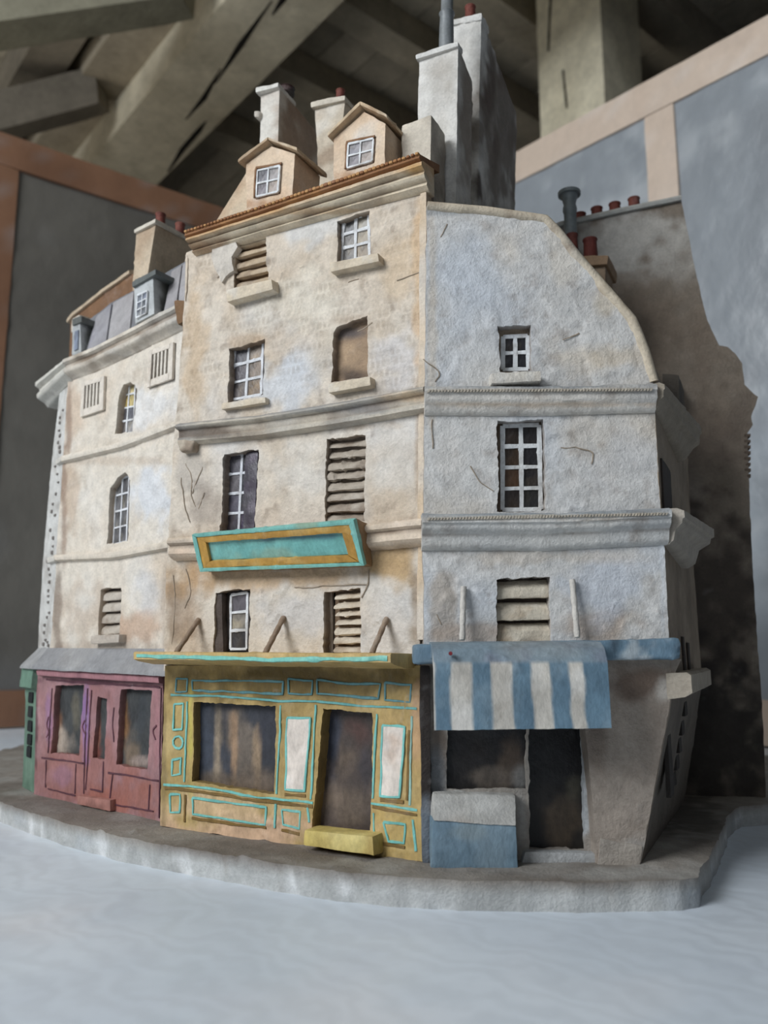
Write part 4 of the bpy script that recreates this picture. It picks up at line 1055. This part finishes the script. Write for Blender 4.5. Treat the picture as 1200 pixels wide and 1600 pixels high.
for pts in ([(76, 1120), (72, 1132), (77, 1144), (73, 1152)], [(133, 1126), (128, 1136), (133, 1146)], [(244, 1133), (238, 1140), (243, 1156)]):
    line(chk(pts, 3), (120, 66, 80), 0.0013, pl=PP, parent=pk, name='painted_scroll', w=0.0003)
part('step', block(quad8(PP, [(120, 1243), (172, 1250), (172, 1268), (120, 1257)], -0.002, 0.006), 0.0025, 0.0009, 0.001), (176, 116, 104), [((120, 78, 70), 50, 0, .8, .5)], parent=pk, mat=PAINT)
# green side shopfront
gd = [(60, 1046), (58, 1150), (54, 1239)]
c1 = [PP.P(*p, -0.001) for p in gd]; c2 = [along(a, DL, x) for a, x in zip(c1, (42, 38, 35))]
V, Fc = loft(c1, c2, cell=0.003)
gr = part('shopfront', (V, Fc), (94, 130, 108), [((124, 156, 132), 40, 0, .8, .6), ((70, 98, 84), 40, .1, .9, .5)], label='weathered green shopfront round the left corner', mat=PAINT)
spots_on(c1, c2, [(0.5, t, 0.016, 0.011) for t in (0.22, 0.33, 0.44, 0.55, 0.66)], 'opening', gr, (28, 32, 34), nl)
a = PP.P(60, 1044, 0.0)
V, Fc = sweep([a, along(a, DL, 42)], [nl, nl], [(-.002, 0), (.005, 0), (.006, -.02), (.001, -.022), (-.002, -.022)], 0.003, 0.0006)
part('fascia', (V, Fc), (104, 142, 120), parent=gr, mat=PAINT)
# lead skirt over the pink shop
C8 = [[[PL.P(50, 1041, .013) - Z * .003, PL.P(50, 1041, .013)], [PL.P(75, 1012, 0) - Z * .003, PL.P(75, 1012, 0)]],
      [[PL.P(262, 1052, .013) - Z * .003, PL.P(262, 1052, .013)], [PL.P(268, 1013, 0) - Z * .003, PL.P(268, 1013, 0)]]]
part('skirt_roof', block(C8, 0.003, 0.0007, 0.0006), (146, 146, 148), [((168, 166, 164), 24, 0, .8, .6), ((120, 118, 118), 40, .1, .9, .4)], label='grey lead-coloured skirt roof', mat=PAINT)
p0 = PL.P(50, 1041, .013); p1 = PL.P(76, 1012, 0); q0 = along(p0, DL, 31); q1 = along(p1, DL, 60)
C8 = [[[q0 - Z * .003, q0], [q1 - Z * .003, q1]], [[p0 - Z * .003, p0], [p1 - Z * .003, p1]]]
part('skirt_roof', block(C8, 0.003, 0.0007, 0.0006), (160, 160, 160), label='short return of the grey skirt roof', mat=PAINT)

# ---- right house --------------------------------------------------------
r_out = [(662, 1012), (662, 800), (664, 600), (667, 322), (700, 325), (760, 330), (850, 342), (868, 360), (905, 410), (945, 455), (985, 498), (1005, 545), (1022, 604), (1024, 650), (1033, 800), (1040, 900), (1046, 1008)]
Rh = [([(780, 511), (829, 508), (830, 580), (781, 582)], 0.010), ([(777, 659), (850, 655), (854, 797), (778, 801)], 0.010), ([(776, 905), (858, 902), (861, 1002), (777, 1002)], 0.012)]
V, Fc = slab(PR, r_out, Rh, 0.018, 0.0020, 0.0010)
Cr = paint(V, (210, 208, 204), [((196, 204, 214), 18, 0.0, .8, .6), ((212, 194, 168), 22, 0.2, .9, .5), (DIRT, 130, 0.4, 0.9, 0.3)],
           [(750, 420, 70, 60, (200, 208, 218), .6), (900, 560, 60, 30, (216, 200, 176), .6), (960, 560, 50, 30, (216, 196, 166), .6), (675, 520, 8, 200, (210, 196, 176), .6), (880, 400, 26, 60, (214, 204, 188), .6),
            (690, 950, 30, 70, (172, 156, 138), .7), (700, 700, 30, 40, (216, 210, 202), .5), (740, 990, 90, 18, (178, 154, 134), .6), (940, 975, 90, 26, (184, 162, 144), .7), (940, 920, 70, 50, (196, 204, 216), .7),
            (1020, 860, 26, 60, (202, 208, 216), .5), (830, 870, 150, 14, (204, 190, 172), .6), (960, 720, 60, 60, (208, 206, 204), .6), (800, 640, 160, 10, (204, 178, 148), .6), (1036, 900, 5, 120, (220, 226, 232), .7),
            (835, 335, 30, 10, (176, 168, 156), .5), (690, 330, 40, 8, (140, 146, 150), .6), (950, 470, 20, 30, (214, 194, 160), .5), (900, 620, 5, 5, (214, 194, 160), .5)])
Cr = wash(PR, V, Cr, (120, 98, 76), 0.6)
obj('house_wall', V, Fc, Cr, PLASTER, ROOT, label='cool white gabled wall of the right house')
# rim along the gable
gp_ = [(668, 321), (760, 329), (852, 342), (872, 362), (908, 408), (948, 452), (988, 498), (1007, 545), (1022, 596)]
P3 = [PR.P(*p) for p in gp_]
V = []; path = resample(np.array(P3), 0.003, False)
v, f = tube(path - PR.N * 0.002, [0.0042] * len(path), 10, 0.0012)
part('gable_rim', (v, f), (206, 190, 164), [((170, 166, 160), 26, 0, .8, .6), (DIRT, 70, .2, .9, .5)])
# roof behind the gable
c1 = [PR.P(*p) - PR.N * 0.002 - Z * 0.001 for p in gp_]; c2 = [p + DS * 0.26 for p in c1]
# the roof is narrower to the rear on its left
V, Fc = loft(c1[2:], c2[2:], cell=0.01, amp=0.001, back=-0.004)
part('roof', (V, Fc), (132, 118, 100), [((96, 84, 72), 20, 0, .8, .6)], label='brown mansard roof behind the white gable')
V, Fc = loft(c1[:3], c2[:3], cell=0.01, amp=0.001, back=-0.004)
part('roof', (V, Fc), (132, 118, 100), [((96, 84, 72), 20, 0, .8, .6)], label='flat roof strip behind the white gable')
w = window(PR, [(786, 527), (824, 525), (825, 577), (785, 578)], 2, 2, 0.008, [(44, 42, 46), (40, 40, 44)], (226, 230, 232), bw=0.0028, bdark=(170, 150, 124), grow=0.009)
sill(PR, [(767, 583), (845, 579), (846, 595), (768, 599)], 0.010, w, (214, 206, 192))
window(PR, [(785, 666), (842, 664), (845, 796), (785, 797)], 2, 4, 0.008, [(60, 48, 40), (42, 38, 38), (66, 50, 38), (40, 38, 40), (84, 58, 38), (44, 40, 42), (56, 48, 44), (42, 42, 44)], (222, 224, 224), bw=0.0032, bdark=(120, 98, 76), grow=0.007)
louvre(PR, Rh[2][0], 3, 0.011, (204, 192, 170), (54, 40, 30), [((150, 116, 76), 50, 0.1, .8, .7), ((226, 222, 212), 60, .1, .8, .5)], fat=1.0, rag=0.0013, label='window closed by thick rolled slats')
# cornices
rc1 = [(-0.004, 0.001), (0.006, 0.002), (0.0095, 0.0), (0.0095, -0.0035), (0.0085, -0.0045), (0.0082, -0.0095), (0.006, -0.0115), (0.0035, -0.017), (0.0015, -0.0185), (-0.004, -0.0185)]
cornice('cornice', PR, [(664, 606), (850, 607), (1026, 602)], rc1, (214, 208, 198), [((168, 172, 176), 18, .1, .8, .5), (DIRT, 60, .25, .9, .4)],
        [(850, 611, 200, 3, (110, 100, 92), .5), (850, 632, 180, 5, (214, 178, 136), .5), (850, 604, 190, 3, (150, 156, 162), .7)], w=0.008, lip=((140, 146, 150), -0.001, 0.8))
rc2 = [(-0.004, 0.002), (0.008, 0.002), (0.013, 0.0), (0.013, -0.005), (0.0115, -0.006), (0.011, -0.009), (0.0065, -0.013), (0.0045, -0.021), (0.0015, -0.0235), (-0.004, -0.0235)]
cornice('cornice', PR, [(660, 806), (850, 806), (1048, 797)], rc2, (210, 208, 202), [((166, 172, 178), 18, .1, .8, .5), (DIRT, 60, .3, .9, .4)],
        [(850, 801, 200, 4, (142, 152, 160), .7), (850, 812, 200, 3, (190, 170, 146), .6)], w=0.011, lip=((136, 146, 154), -0.001, 0.8))
# rope-like beading under the ledges
for (xa, ya, xb, yb, w_, n_) in ((668, 611, 1020, 609, 0.0100, 70), (668, 811, 1044, 803, 0.0134, 78)):
    A, B_ = PR.P(xa, ya, w_), PR.P(xb, yb, w_)
    Vs = []
    for i in range(n_):
        p = A + (B_ - A) * (i + .5) / n_; du = (B_ - A) / n_
        C8 = [[[p + du * (x * .36 + y * .22) + Z * y * .0011 + PR.N * z * .0009 for z in (-1, 1)] for y in (-1, 1)] for x in (-1, 1)]
        Vs.append(block(C8, 0.002, 0.0004, 0.0004))
    V, Fc = merge(Vs)
    part('beading', (V, Fc), (190, 178, 158), [((140, 136, 130), 60, 0, .8, .5)], kind='stuff')
for (x0, y0, x1, y1) in ((724, 917, 722, 1000), (894, 906, 902, 996)):
    v, f = rod(PR.P(x0, y0, 0.003), PR.P(x1, y1, 0.010), 0.0021, 10, seg=10, amp=0.0006)
    part('stay_rod', (v, f), (206, 200, 190))
# blue beam and striped awning
BL = (96, 128, 150)
part('blue_beam', block(quad8(PR, [(646, 1007), (1062, 997), (1065, 1030), (646, 1038)], -0.006, 0.013), 0.0022, 0.0010, 0.002), BL,
     [((78, 106, 128), 30, 0, .8, .5), ((190, 200, 204), 70, .3, .8, .7), ((124, 150, 168), 40, .1, .8, .4)], [(960, 1010, 10, 26, (36, 50, 64), .7), (860, 1034, 200, 3, (180, 190, 194), .6)], mat=PAINT, label='peeling blue beam over the corner shop')
av = [(0.0, 0.001), (0.022, 0.000), (0.031, -0.004), (0.037, -0.013), (0.0385, -0.030), (0.040, -0.0555), (0.036, -0.0555), (0.032, -0.016), (0.024, -0.010), (0.0, -0.010)]
a = PR.P(676, 1005, 0.030) - PR.N * 0.030; b = PR.P(943, 1002, 0.030) - PR.N * 0.030
V, Fc = sweep([a, b], [PR.N] * 2, av, 0.0013, 0.0008, pstep=0.0014)
X, Y = proj(V)
u = (V - a) @ PR.U / np.linalg.norm(b - a)
edges = [0, .095, .215, .33, .455, .565, .675, .785, .865, 1.01]
uw = u + 0.008 * fbm(V, 70, 2, 8.0) + 0.012 * np.clip(fbm(V, 25, 1, 18.0), 0, 1)
e_ = np.array(edges); sd = np.array([1 if i % 2 == 0 else -1 for i in range(len(e_))])
j = np.abs(uw[:, None] - e_[None]).argmin(1); bl_ = np.clip(0.5 + sd[j] * (uw - e_[j]) / 0.012, 0, 1)[:, None]
zz = a[2] - V[:, 2]
Cb = paint(V, (96, 130, 152), [((78, 108, 130), 40, 0, .8, .5), ((126, 152, 168), 60, .1, .8, .5)])
Cw = paint(V, (206, 200, 188), [((170, 164, 154), 30, 0, .8, .6), ((226, 224, 218), 50, .1, .8, .5), (DIRT, 90, .4, .9, .3)])
Ctop = paint(V, (120, 142, 156), [((150, 156, 156), 30, 0, .8, .6), ((110, 110, 130), 40, .1, .9, .5), (BL, 22, .1, .8, .6)])
C_ = Cb * bl_ + Cw * (1 - bl_); tk = np.clip((0.0135 - zz) / 0.002, 0, 1)[:, None]; C_ = C_ * (1 - tk) + Ctop * tk
aw = obj('awning', V, Fc, C_, PAINT, ROOT, label='blue and off-white striped shop awning')
part('rivet', tube([PR.P(704, 1021, .036), PR.P(704, 1021, .040)], [0.0014, 0.0012], 8, 0), (130, 20, 30), parent=aw, label='tiny dark red spot', mat=PAINT)
# recessed shop
PRs = off(PR, -0.014)
sw_ = [([(697, 1110), (823, 1110), (821, 1233), (697, 1233)], 0.004), ([(826, 1110), (907, 1110), (910, 1140), (915, 1329), (828, 1326)], 0.006)]
V, Fc = slab(PR, [(920, 1032), (1064, 1030), (1053, 1060), (1045, 1112), (1000, 1353), (934, 1353), (925, 1240), (912, 1120)], (), 0.016, 0.0022, 0.0009)
Cc = paint(V, (166, 152, 138), [((130, 112, 96), 24, 0, .8, .6), ((190, 182, 172), 30, .15, .8, .5)], [(980, 1070, 80, 30, (104, 80, 64), .8), (985, 1330, 50, 26, (176, 172, 166), .6), (1035, 1085, 16, 22, (196, 190, 180), .7), (930, 1180, 22, 60, (120, 100, 84), .5)])
obj('corner_pier', V, Fc, Cc, PLASTER, ROOT, label='brown-grey leaning corner pier of the blue shop')
V, Fc = slab(PRs, [(652, 1030), (945, 1030), (945, 1352), (652, 1352)], sw_, 0.012, 0.0022, 0.0008)
Cc = paint(V, (160, 152, 142), [((126, 112, 98), 24, 0, .8, .6)], [(685, 1160, 14, 90, (96, 76, 60), .7), (912, 1200, 10, 140, (196, 204, 210), .8), (675, 1250, 20, 80, (120, 132, 142), .6), (815, 1290, 10, 50, (170, 168, 164), .7)])  # dark spot at left puts the recess's shade into the colour
bs = obj('shopfront', V, Fc, Cc, PLASTER, ROOT, label='recessed grey shopfront under the striped awning')
part('shop_window', block(quad8(PRs, [(690, 1100), (830, 1100), (828, 1240), (690, 1240)], -0.010, -0.0038, -0.004), 0.003, 0.0006, 0.0002), (22, 22, 25), [((40, 34, 30), 30, 0, .8, .5)],
     [(800, 1180, 24, 44, (96, 78, 62), .6), (770, 1215, 40, 16, (104, 92, 80), .6), (815, 1215, 14, 20, (150, 148, 144), .6)], GLASSY, bs, label='black display window')
part('door', block(quad8(PRs, [(822, 1100), (920, 1100), (924, 1335), (822, 1335)], -0.012, -0.0058, -0.006), 0.003, 0.0007, 0.0002), (25, 23, 24), [((42, 36, 30), 30, 0, .8, .6)],
     [(875, 1280, 34, 50, (76, 62, 46), .7), (895, 1230, 16, 24, (96, 90, 70), .4)], GLASSY, bs, label='dark doorway')
ct = part('counter', block(quad8(PR, [(675, 1280), (807, 1288), (810, 1362), (674, 1359)], -0.014, 0.008), 0.0022, 0.0009, 0.0014), (104, 134, 154), [((128, 152, 166), 40, 0, .8, .6), ((84, 112, 132), 30, .1, .8, .5)], [(735, 1300, 26, 14, (130, 146, 150), .6)], mat=PAINT, label='blue stall counter with a grey sloping top')
bt, tp = [PR.P(*p, 0.009) for p in ((677, 1283), (807, 1291))], [PR.P(*p, -0.002) for p in ((678, 1240), (806, 1243))]
C8 = [[[bt[0] - PR.N * .02, bt[0]], [tp[0] - PR.N * .012, tp[0]]], [[bt[1] - PR.N * .02, bt[1]], [tp[1] - PR.N * .012, tp[1]]]]
part('counter_top', block(C8, 0.0022, 0.0009, 0.001), (176, 174, 168), [((204, 204, 200), 40, 0, .8, .5), ((150, 130, 108), 40, .2, .9, .4)], parent=ct)
part('threshold', block(quad8(PR, [(820, 1330), (934, 1334), (934, 1354), (815, 1350)], -0.014, -0.005), 0.0025, 0.0008, 0.001), (170, 172, 172))
part('pier_foot', block(quad8(PR, [(938, 1310), (1004, 1322), (1000, 1354), (934, 1354)], -0.004, 0.0012), 0.0025, 0.0012, 0.0008), (168, 158, 146), [((140, 124, 108), 40, 0, .8, .5)])
part('wall_slot', block(quad8(PR, [(656, 1040), (672, 1040), (674, 1358), (660, 1352)], -0.014, -0.006), 0.003, 0.0008, 0.001), (52, 44, 40), [((84, 66, 50), 30, .1, .8, .6)], [(666, 1310, 14, 60, (120, 132, 144), .8)])  # dark strip stands for shade in the narrow recess, with grime

# side of the right house, coloured darker to deepen its shade
up_ed = [(1022, 604), (1024, 650), (1033, 800), (1040, 900), (1046, 1010), (1050, 1062)]
up_bk = [1074, 1076, 1082, 1087, 1093, 1097]
c1 = [PR.P(*p) for p in up_ed]; c2 = [along(a, DS, x) for a, x in zip(c1, up_bk)]
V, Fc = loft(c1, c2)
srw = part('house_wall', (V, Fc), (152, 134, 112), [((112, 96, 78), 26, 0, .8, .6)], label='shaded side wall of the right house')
nS = nrm(np.cross(DS, Z)); nS = nS if nS[0] > 0 else -nS
spots_on(c1, c2, [(0.16, 0.30 + i * 0.035, 0.05, 0.013) for i in range(5)] + [(0.35, 0.86, 0.012, 0.03), (0.5, 0.9, 0.012, 0.03), (0.35, 0.95, 0.012, 0.03)], 'window_slot', srw, (52, 42, 36), nS)
lo_ed = [(1053, 1062), (1046, 1112), (1024, 1230), (1001, 1350)]
lo_bk = [1100, 1093, 1082, 1069]
c1 = [PR.P(*p) for p in lo_ed]; c2 = [along(a, DS, x) for a, x in zip(c1, lo_bk)]
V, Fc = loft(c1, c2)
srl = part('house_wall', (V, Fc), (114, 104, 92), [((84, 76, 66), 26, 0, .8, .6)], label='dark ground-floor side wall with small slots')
spots_on(c1, c2, [(0.12, 0.5, 0.02, 0.07)] + [(0.45, t, 0.02, 0.011) for t in (0.36, 0.46, 0.55, 0.64, 0.73)], 'window_slot', srl, (46, 40, 36), nS)
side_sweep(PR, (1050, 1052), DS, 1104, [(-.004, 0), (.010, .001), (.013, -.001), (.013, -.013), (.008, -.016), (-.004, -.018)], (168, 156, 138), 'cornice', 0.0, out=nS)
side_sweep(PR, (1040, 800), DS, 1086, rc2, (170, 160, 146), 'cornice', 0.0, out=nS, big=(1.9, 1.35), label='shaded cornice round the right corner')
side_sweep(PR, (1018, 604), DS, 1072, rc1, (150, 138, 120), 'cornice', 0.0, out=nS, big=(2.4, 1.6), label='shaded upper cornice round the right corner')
# dormer-like box on the rear side
tower([(1034, 583), (1060, 585), (1064, 690), (1036, 690)], 0.74, DS, 0.05, 0, 'dormer', (86, 78, 68), [((50, 44, 38), 40, 0, .8, .7)], label='dark side dormer above the shaded cornice')
v, f = slab(Plane(at_y(1060, 700, 0.80), DS, Z), [(1059, 600), (1063, 600), (1082, 735), (1076, 735)], (), 0.006, 0.003, 0.0004)
part('party_wall', (v, f), (150, 136, 114), label='narrow pale end wall behind the side dormer')

# ---- roofscape of the middle house ---------------------------------------
PD = off(PM, -0.006)
def gable_dormer(face, peak, roof, winq, D, s, lab, tilt=0.0):
    """face: TL, TR, BR, BL; peak: ridge point; roof: left eave, ridge, right eave of the roof edge"""
    TL, TR, BR, BL_ = face
    V, Fc = slab(PD, [BL_, TL, peak, TR, BR], (), s, 0.0025, 0.0007, wobble=0.0006)
    dm = part('dormer', (V, Fc), (224, 196, 164), [((206, 160, 116), 30, 0, .8, .6), ((226, 222, 214), 40, .1, .8, .6)], [((BL_[0] + BR[0]) / 2, (BL_[1] + BR[1]) / 2, 50, 10, (180, 118, 64), .6)], label=lab)
    pts = [PD.P(*p) for p in roof]
    b = -PD.N * (s + 0.002)
    for i in (0, 1):
        p, q = pts[i], pts[i + 1]; f_ = PD.N * 0.006
        C8 = [[[p + b, p + f_], [p + b + Z * .0035, p + f_ + Z * .0035]], [[q + b, q + f_], [q + b + Z * .0035, q + f_ + Z * .0035]]]
        part('dormer_roof', block(C8, 0.0025, 0.0009, 0.0008), (206, 178, 140), [((150, 106, 66), 40, 0, .8, .6), ((222, 212, 192), 50, .1, .8, .4)], parent=dm)
    window(PD, winq, 2, 2, -0.0010, [(110, 108, 120), (140, 132, 130), (112, 104, 112), (150, 134, 124)], (226, 230, 232), bw=0.0018, grow=0.0015, name='dormer_window', parent=dm, parts_parent=dm, bdark=(120, 84, 54))
    part('window_frame', ribbon(PD, [(winq[0][0] - 3, winq[0][1] + 1), (winq[0][0] - 2, winq[0][1] - 4), (winq[1][0] + 2, winq[1][1] - 4)], 0.0022, 0.0006, 0.001), (140, 96, 60), parent=dm)
    part('window_frame', ribbon(PD, [(winq[3][0] - 3, winq[3][1] + 1), (winq[0][0] - 3, winq[0][1] + 1)], 0.0022, 0.0006, 0.001), (140, 96, 60), parent=dm)
    return dm
gable_dormer([(384, 258), (461, 240), (457, 308), (386, 330)], (424, 228), [(378, 259), (424, 224), (470, 241)], [(403, 267), (438, 260), (435, 300), (401, 308)], DS, 0.040, 'left cream dormer with a small barred window')
gable_dormer([(522, 217), (602, 193), (601, 262), (521, 286)], (570, 175), [(517, 219), (568, 170), (610, 190)], [(545, 226), (584, 217), (582, 252), (543, 263)], DS, 0.040, 'right cream dormer with a small barred window')
# chimneys; spots darken some right flanks to deepen their shade
PALE = (222, 216, 204)
ch, f4 = tower([(408, 143), (437, 134), (432, 300), (404, 300)], 0.745, DS, 0.075, 0.006, 'chimney', PALE, [((160, 120, 84), 22, .1, .9, .4)], [(470, 220, 45, 80, (150, 112, 80), .75)], label='pale flat chimney slab left of the roof')
part('chimney_cap', block([[[f4[i] + DS * a_ * 0.03 + np.array([x_, 0, 0]) + Z * z_ for a_ in (-.15, 1)] for z_ in (-0.004, 0.0015)] for i, x_ in ((0, -0.003), (1, 0.001))], 0.002, 0.0011, 0.001), (222, 218, 208), parent=ch)
part('chimney_ledge', block([[[at_y(x_, y_, 0.75) + DS * a_ * 0.02 for a_ in (-.2, 1)] for y_ in (186, 177)] for x_ in (401, 410)], 0.002, 0.001, 0.001), (216, 206, 190), parent=ch)
pot(at_y(447, 147, 0.775), 0.0085, 0.006, (70, 70, 70), name='chimney_cowl', parent=ch)
ch, f4 = tower([(491, 164), (540, 152), (524, 300), (498, 300)], 0.735, DS, 0.028, 0.002, 'chimney', (206, 190, 166), [((140, 108, 78), 45, 0, .8, .6), ((222, 216, 204), 60, .1, .8, .6)], amp=0.0016, label='rough crumbling chimney between the dormers')
part('chimney_cap', block([[[f4[i] + DS * a_ * 0.028 + np.array([x_, 0, 0]) + Z * z_ for a_ in (-.12, 1.05)] for z_ in (-0.005, 0.001)] for i, x_ in ((0, -0.002), (1, 0.001))], 0.002, 0.0014, 0.001), (212, 200, 180), parent=ch, label='ragged cap')
pot(at_y(532, 153, 0.75), 0.0045, 0.008, parent=ch)
v, f = slab(off(PM, -0.012), [(338, 345), (384, 272), (392, 280), (388, 350)], (), 0.006, 0.0025, 0.0006)
part('party_wall', (v, f), (214, 192, 160), [((170, 116, 70), 30, 0, .8, .5)], label='pale sloping wall end beside the left dormer')
GREYW = (204, 200, 190)
st = [((196, 186, 168), 24, 0, .8, .5), ((150, 136, 118), 30, .15, .9, .5)]
tower([(628, 196), (674, 178), (672, 330), (625, 330)], 0.630, DS, 0.032, 0.0, 'chimney', (220, 208, 188), st, [(690, 260, 16, 70, (116, 96, 76), .6)], label='low stepped chimney block at the roof corner')
ch, f4 = tower([(654, 90), (716, 69), (712, 345), (650, 345)], 0.660, DS, 0.036, 0.012, 'chimney', (218, 215, 208), st, [(730, 200, 14, 140, (130, 112, 94), .8)], label='tall pale chimney block under the metal pipe', amp=0.0012)
part('chimney_cap', block([[[f4[i] + DS * a_ * 0.03 + np.array([x_, 0, 0]) + Z * z_ for a_ in (-.1, .3)] for z_ in (-0.004, 0.0012)] for i, x_ in ((0, -0.002), (1, 0.001))], 0.002, 0.0012, 0.001), (214, 212, 206), parent=ch)
ch2, g4 = tower([(700, 34), (752, 24), (746, 360), (696, 360)], 0.715, DS, 0.115, 0.030, 'chimney', (216, 214, 208), [((180, 172, 160), 24, 0, .8, .5)], [(790, 210, 60, 170, (118, 106, 94), .9), (765, 150, 10, 50, (84, 62, 50), .7), (775, 230, 8, 40, (92, 70, 56), .6), (748, 285, 5, 30, (60, 46, 38), .8), (800, 220, 7, 30, (100, 80, 66), .5), (785, 110, 8, 30, (104, 84, 72), .5)], amp=0.0013, label='tallest chimney wall, long grey flank with brown streaks')  # large flank spot is painted shade, the small ones brown streaks
part('chimney_cap', block([[[g4[i] + DS * a_ * 0.02 + np.array([x_, 0, 0]) + Z * z_ for a_ in (-.1, 1)] for z_ in (-0.006, 0.0012)] for i, x_ in ((0, -0.001), (1, 0.001))], 0.002, 0.0014, 0.001), (214, 212, 206), parent=ch2)
pot(at_y(735, 28, 0.725), 0.0052, 0.012, parent=ch2)
METAL = painted('grey_metal_paint', 0.45, 0.5, 0.2, 0.5)
pb = at_y(697, 95, 0.675); ptop = at_y(699, -20, 0.675)
path = [pb + (ptop - pb) * t for t in (0, .2, .45, .60, .63, .66, .85, 1)]
v, f = tube(path, [0.0068, 0.0068, 0.0066, 0.0064, 0.0075, 0.0056, 0.0056, 0.0056], 18, 0.0005)
part('flue_pipe', (v, f), (130, 136, 138), [((92, 98, 102), 30, 0, .8, .6)], mat=METAL, parent=ch, label='grey metal flue pipe')

# ---- back house ------------------------------------------------------------
b_out = [(850, 365), (875, 352), (960, 333), (1064, 311), (1069, 332), (1086, 420), (1104, 500), (1124, 540), (1136, 542), (1148, 552), (1160, 568), (1163, 600), (1184, 620), (1180, 634), (1174, 652), (1176, 664), (1168, 676),
         (1170, 740), (1174, 850), (1183, 1000), (1194, 1150), (1197, 1247), (850, 1241)]
V, Fc = slab(PB, b_out, (), 0.045, 0.0035, 0.0012)
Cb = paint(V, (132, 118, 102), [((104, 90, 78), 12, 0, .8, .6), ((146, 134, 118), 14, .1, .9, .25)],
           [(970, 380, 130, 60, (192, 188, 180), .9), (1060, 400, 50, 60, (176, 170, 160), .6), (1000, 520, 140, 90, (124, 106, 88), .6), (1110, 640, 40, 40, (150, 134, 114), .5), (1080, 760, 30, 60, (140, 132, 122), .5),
            (1080, 700, 120, 110, (108, 92, 78), .6), (1090, 950, 150, 210, (62, 51, 44), .85), (1100, 1160, 180, 180, (42, 36, 32), .9)])  # lower wall painted near black to stand for the blocked light
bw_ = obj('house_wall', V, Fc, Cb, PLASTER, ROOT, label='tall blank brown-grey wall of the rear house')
P3 = [PB.P(*p) for p in [(848, 366), (875, 353), (960, 334), (1064, 312)]]
V, Fc = sweep(P3, [PB.N] * 4, [(-0.04, -.002), (.004, -.002), (.005, .001), (.003, .004), (-0.04, .004)], 0.004, 0.0008)
part('coping', (V, Fc), (176, 176, 170), parent=bw_)
for (x, y) in ((907, 350), (933, 341), (961, 334), (991, 326)):
    pot(PB.P(x, y, -0.02), 0.0066, 0.0125, (122, 56, 44), parent=bw_)
# tile-like nicks at the right edge
pb_ = [PB.P(1168, y_, 0.0) for y_ in range(680, 745, 9)]
for p in pb_:
    C8 = [[[p + PB.U * x * .0035 + Z * y * .0018 - PB.N * (0.02 + z * .02) for z in (-1, 1)] for y in (-1, 1)] for x in (-1, 1)]
    part('roof_tile', block(C8, 0.003, 0.0005, 0.0005), (96, 80, 66), parent=bw_)
# chimney with two pots and metal cowl between the gable and the rear wall
ch, f4 = tower([(900, 412), (946, 412), (946, 560), (900, 560)], 0.79, DS, 0.04, 0, 'chimney', (150, 126, 100), [((110, 86, 64), 40, 0, .8, .6)], label='brown chimney behind the white gable')
tower([(893, 400), (951, 398), (949, 413), (897, 415)], 0.785, DS, 0.05, 0, 'chimney_cap', (150, 118, 86), parent=ch)
pot(at_y(895, 402, 0.80), 0.0058, 0.025, (112, 46, 38), parent=ch); pot(at_y(923, 401, 0.80), 0.0072, 0.019, (112, 46, 38), parent=ch)
pb = at_y(894, 420, 0.85)
path = [pb + Z * z_ for z_ in (0, .03, .05, .065, .068, .071, .076, .0865, .0868, .0905, .091, .091)]
v, f = tube(path, [0.007, 0.007, 0.0068, 0.0068, 0.0078, 0.0078, 0.0066, 0.0095, 0.0125, 0.0125, 0.011, 0.004], 20, 0.0005)
part('flue_pipe', (v, f), (124, 134, 136), [((92, 100, 104), 30, 0, .8, .6)], mat=METAL, parent=ch, label='grey metal flue with a wide cap')

# hidden cores so that no light passes through the houses
def prism(pts, z0, z1, name, base, label):
    P0 = np.array([[p[0], p[1], z0] for p in pts]); P1 = P0.copy(); P1[:, 2] = z1
    n = len(pts); V = np.vstack([P0, P1]); Fc = [(i, (i + 1) % n, n + (i + 1) % n, n + i) for i in range(n)] + [tuple(range(n))[::-1], tuple(range(n, 2 * n))]
    part(name, (V, Fc), base, label=label, smooth=False)
def g2(pl, px, py, w): return pl.P(px, py, w)[:2]
zM = PM.P(300, 420)[2]; zL = PL.P(110, 640)[2]; zR = PR.P(840, 640)[2]
a0 = PM.W((0.012, 0), np.array(-0.022))[:2]; a1 = PM.W((0.225, 0), np.array(-0.022))[:2]
prism([a0, a1, a1 + DS[:2] * .14, a0 + DS[:2] * .12], TOP, zM, 'inner_core', (60, 54, 50), 'dark core of the middle house')
a0 = PL.W((0.02, 0), np.array(-0.02))[:2]; a1 = PL.W((0.20, 0), np.array(-0.02))[:2]
prism([a0, a1, a1 + np.array([.08, .08]), a0 + np.array([-.0, .09])], TOP, zL, 'inner_core', (60, 54, 50), 'dark core of the left house')
a0 = PR.W((0.0, 0), np.array(-0.03))[:2]; a1 = PR.W((0.135, 0), np.array(-0.03))[:2]
prism([a0, a1, a1 + DS[:2] * .20, a0 + DS[:2] * .20], TOP, zR, 'inner_core', (60, 54, 50), 'dark core of the right house')
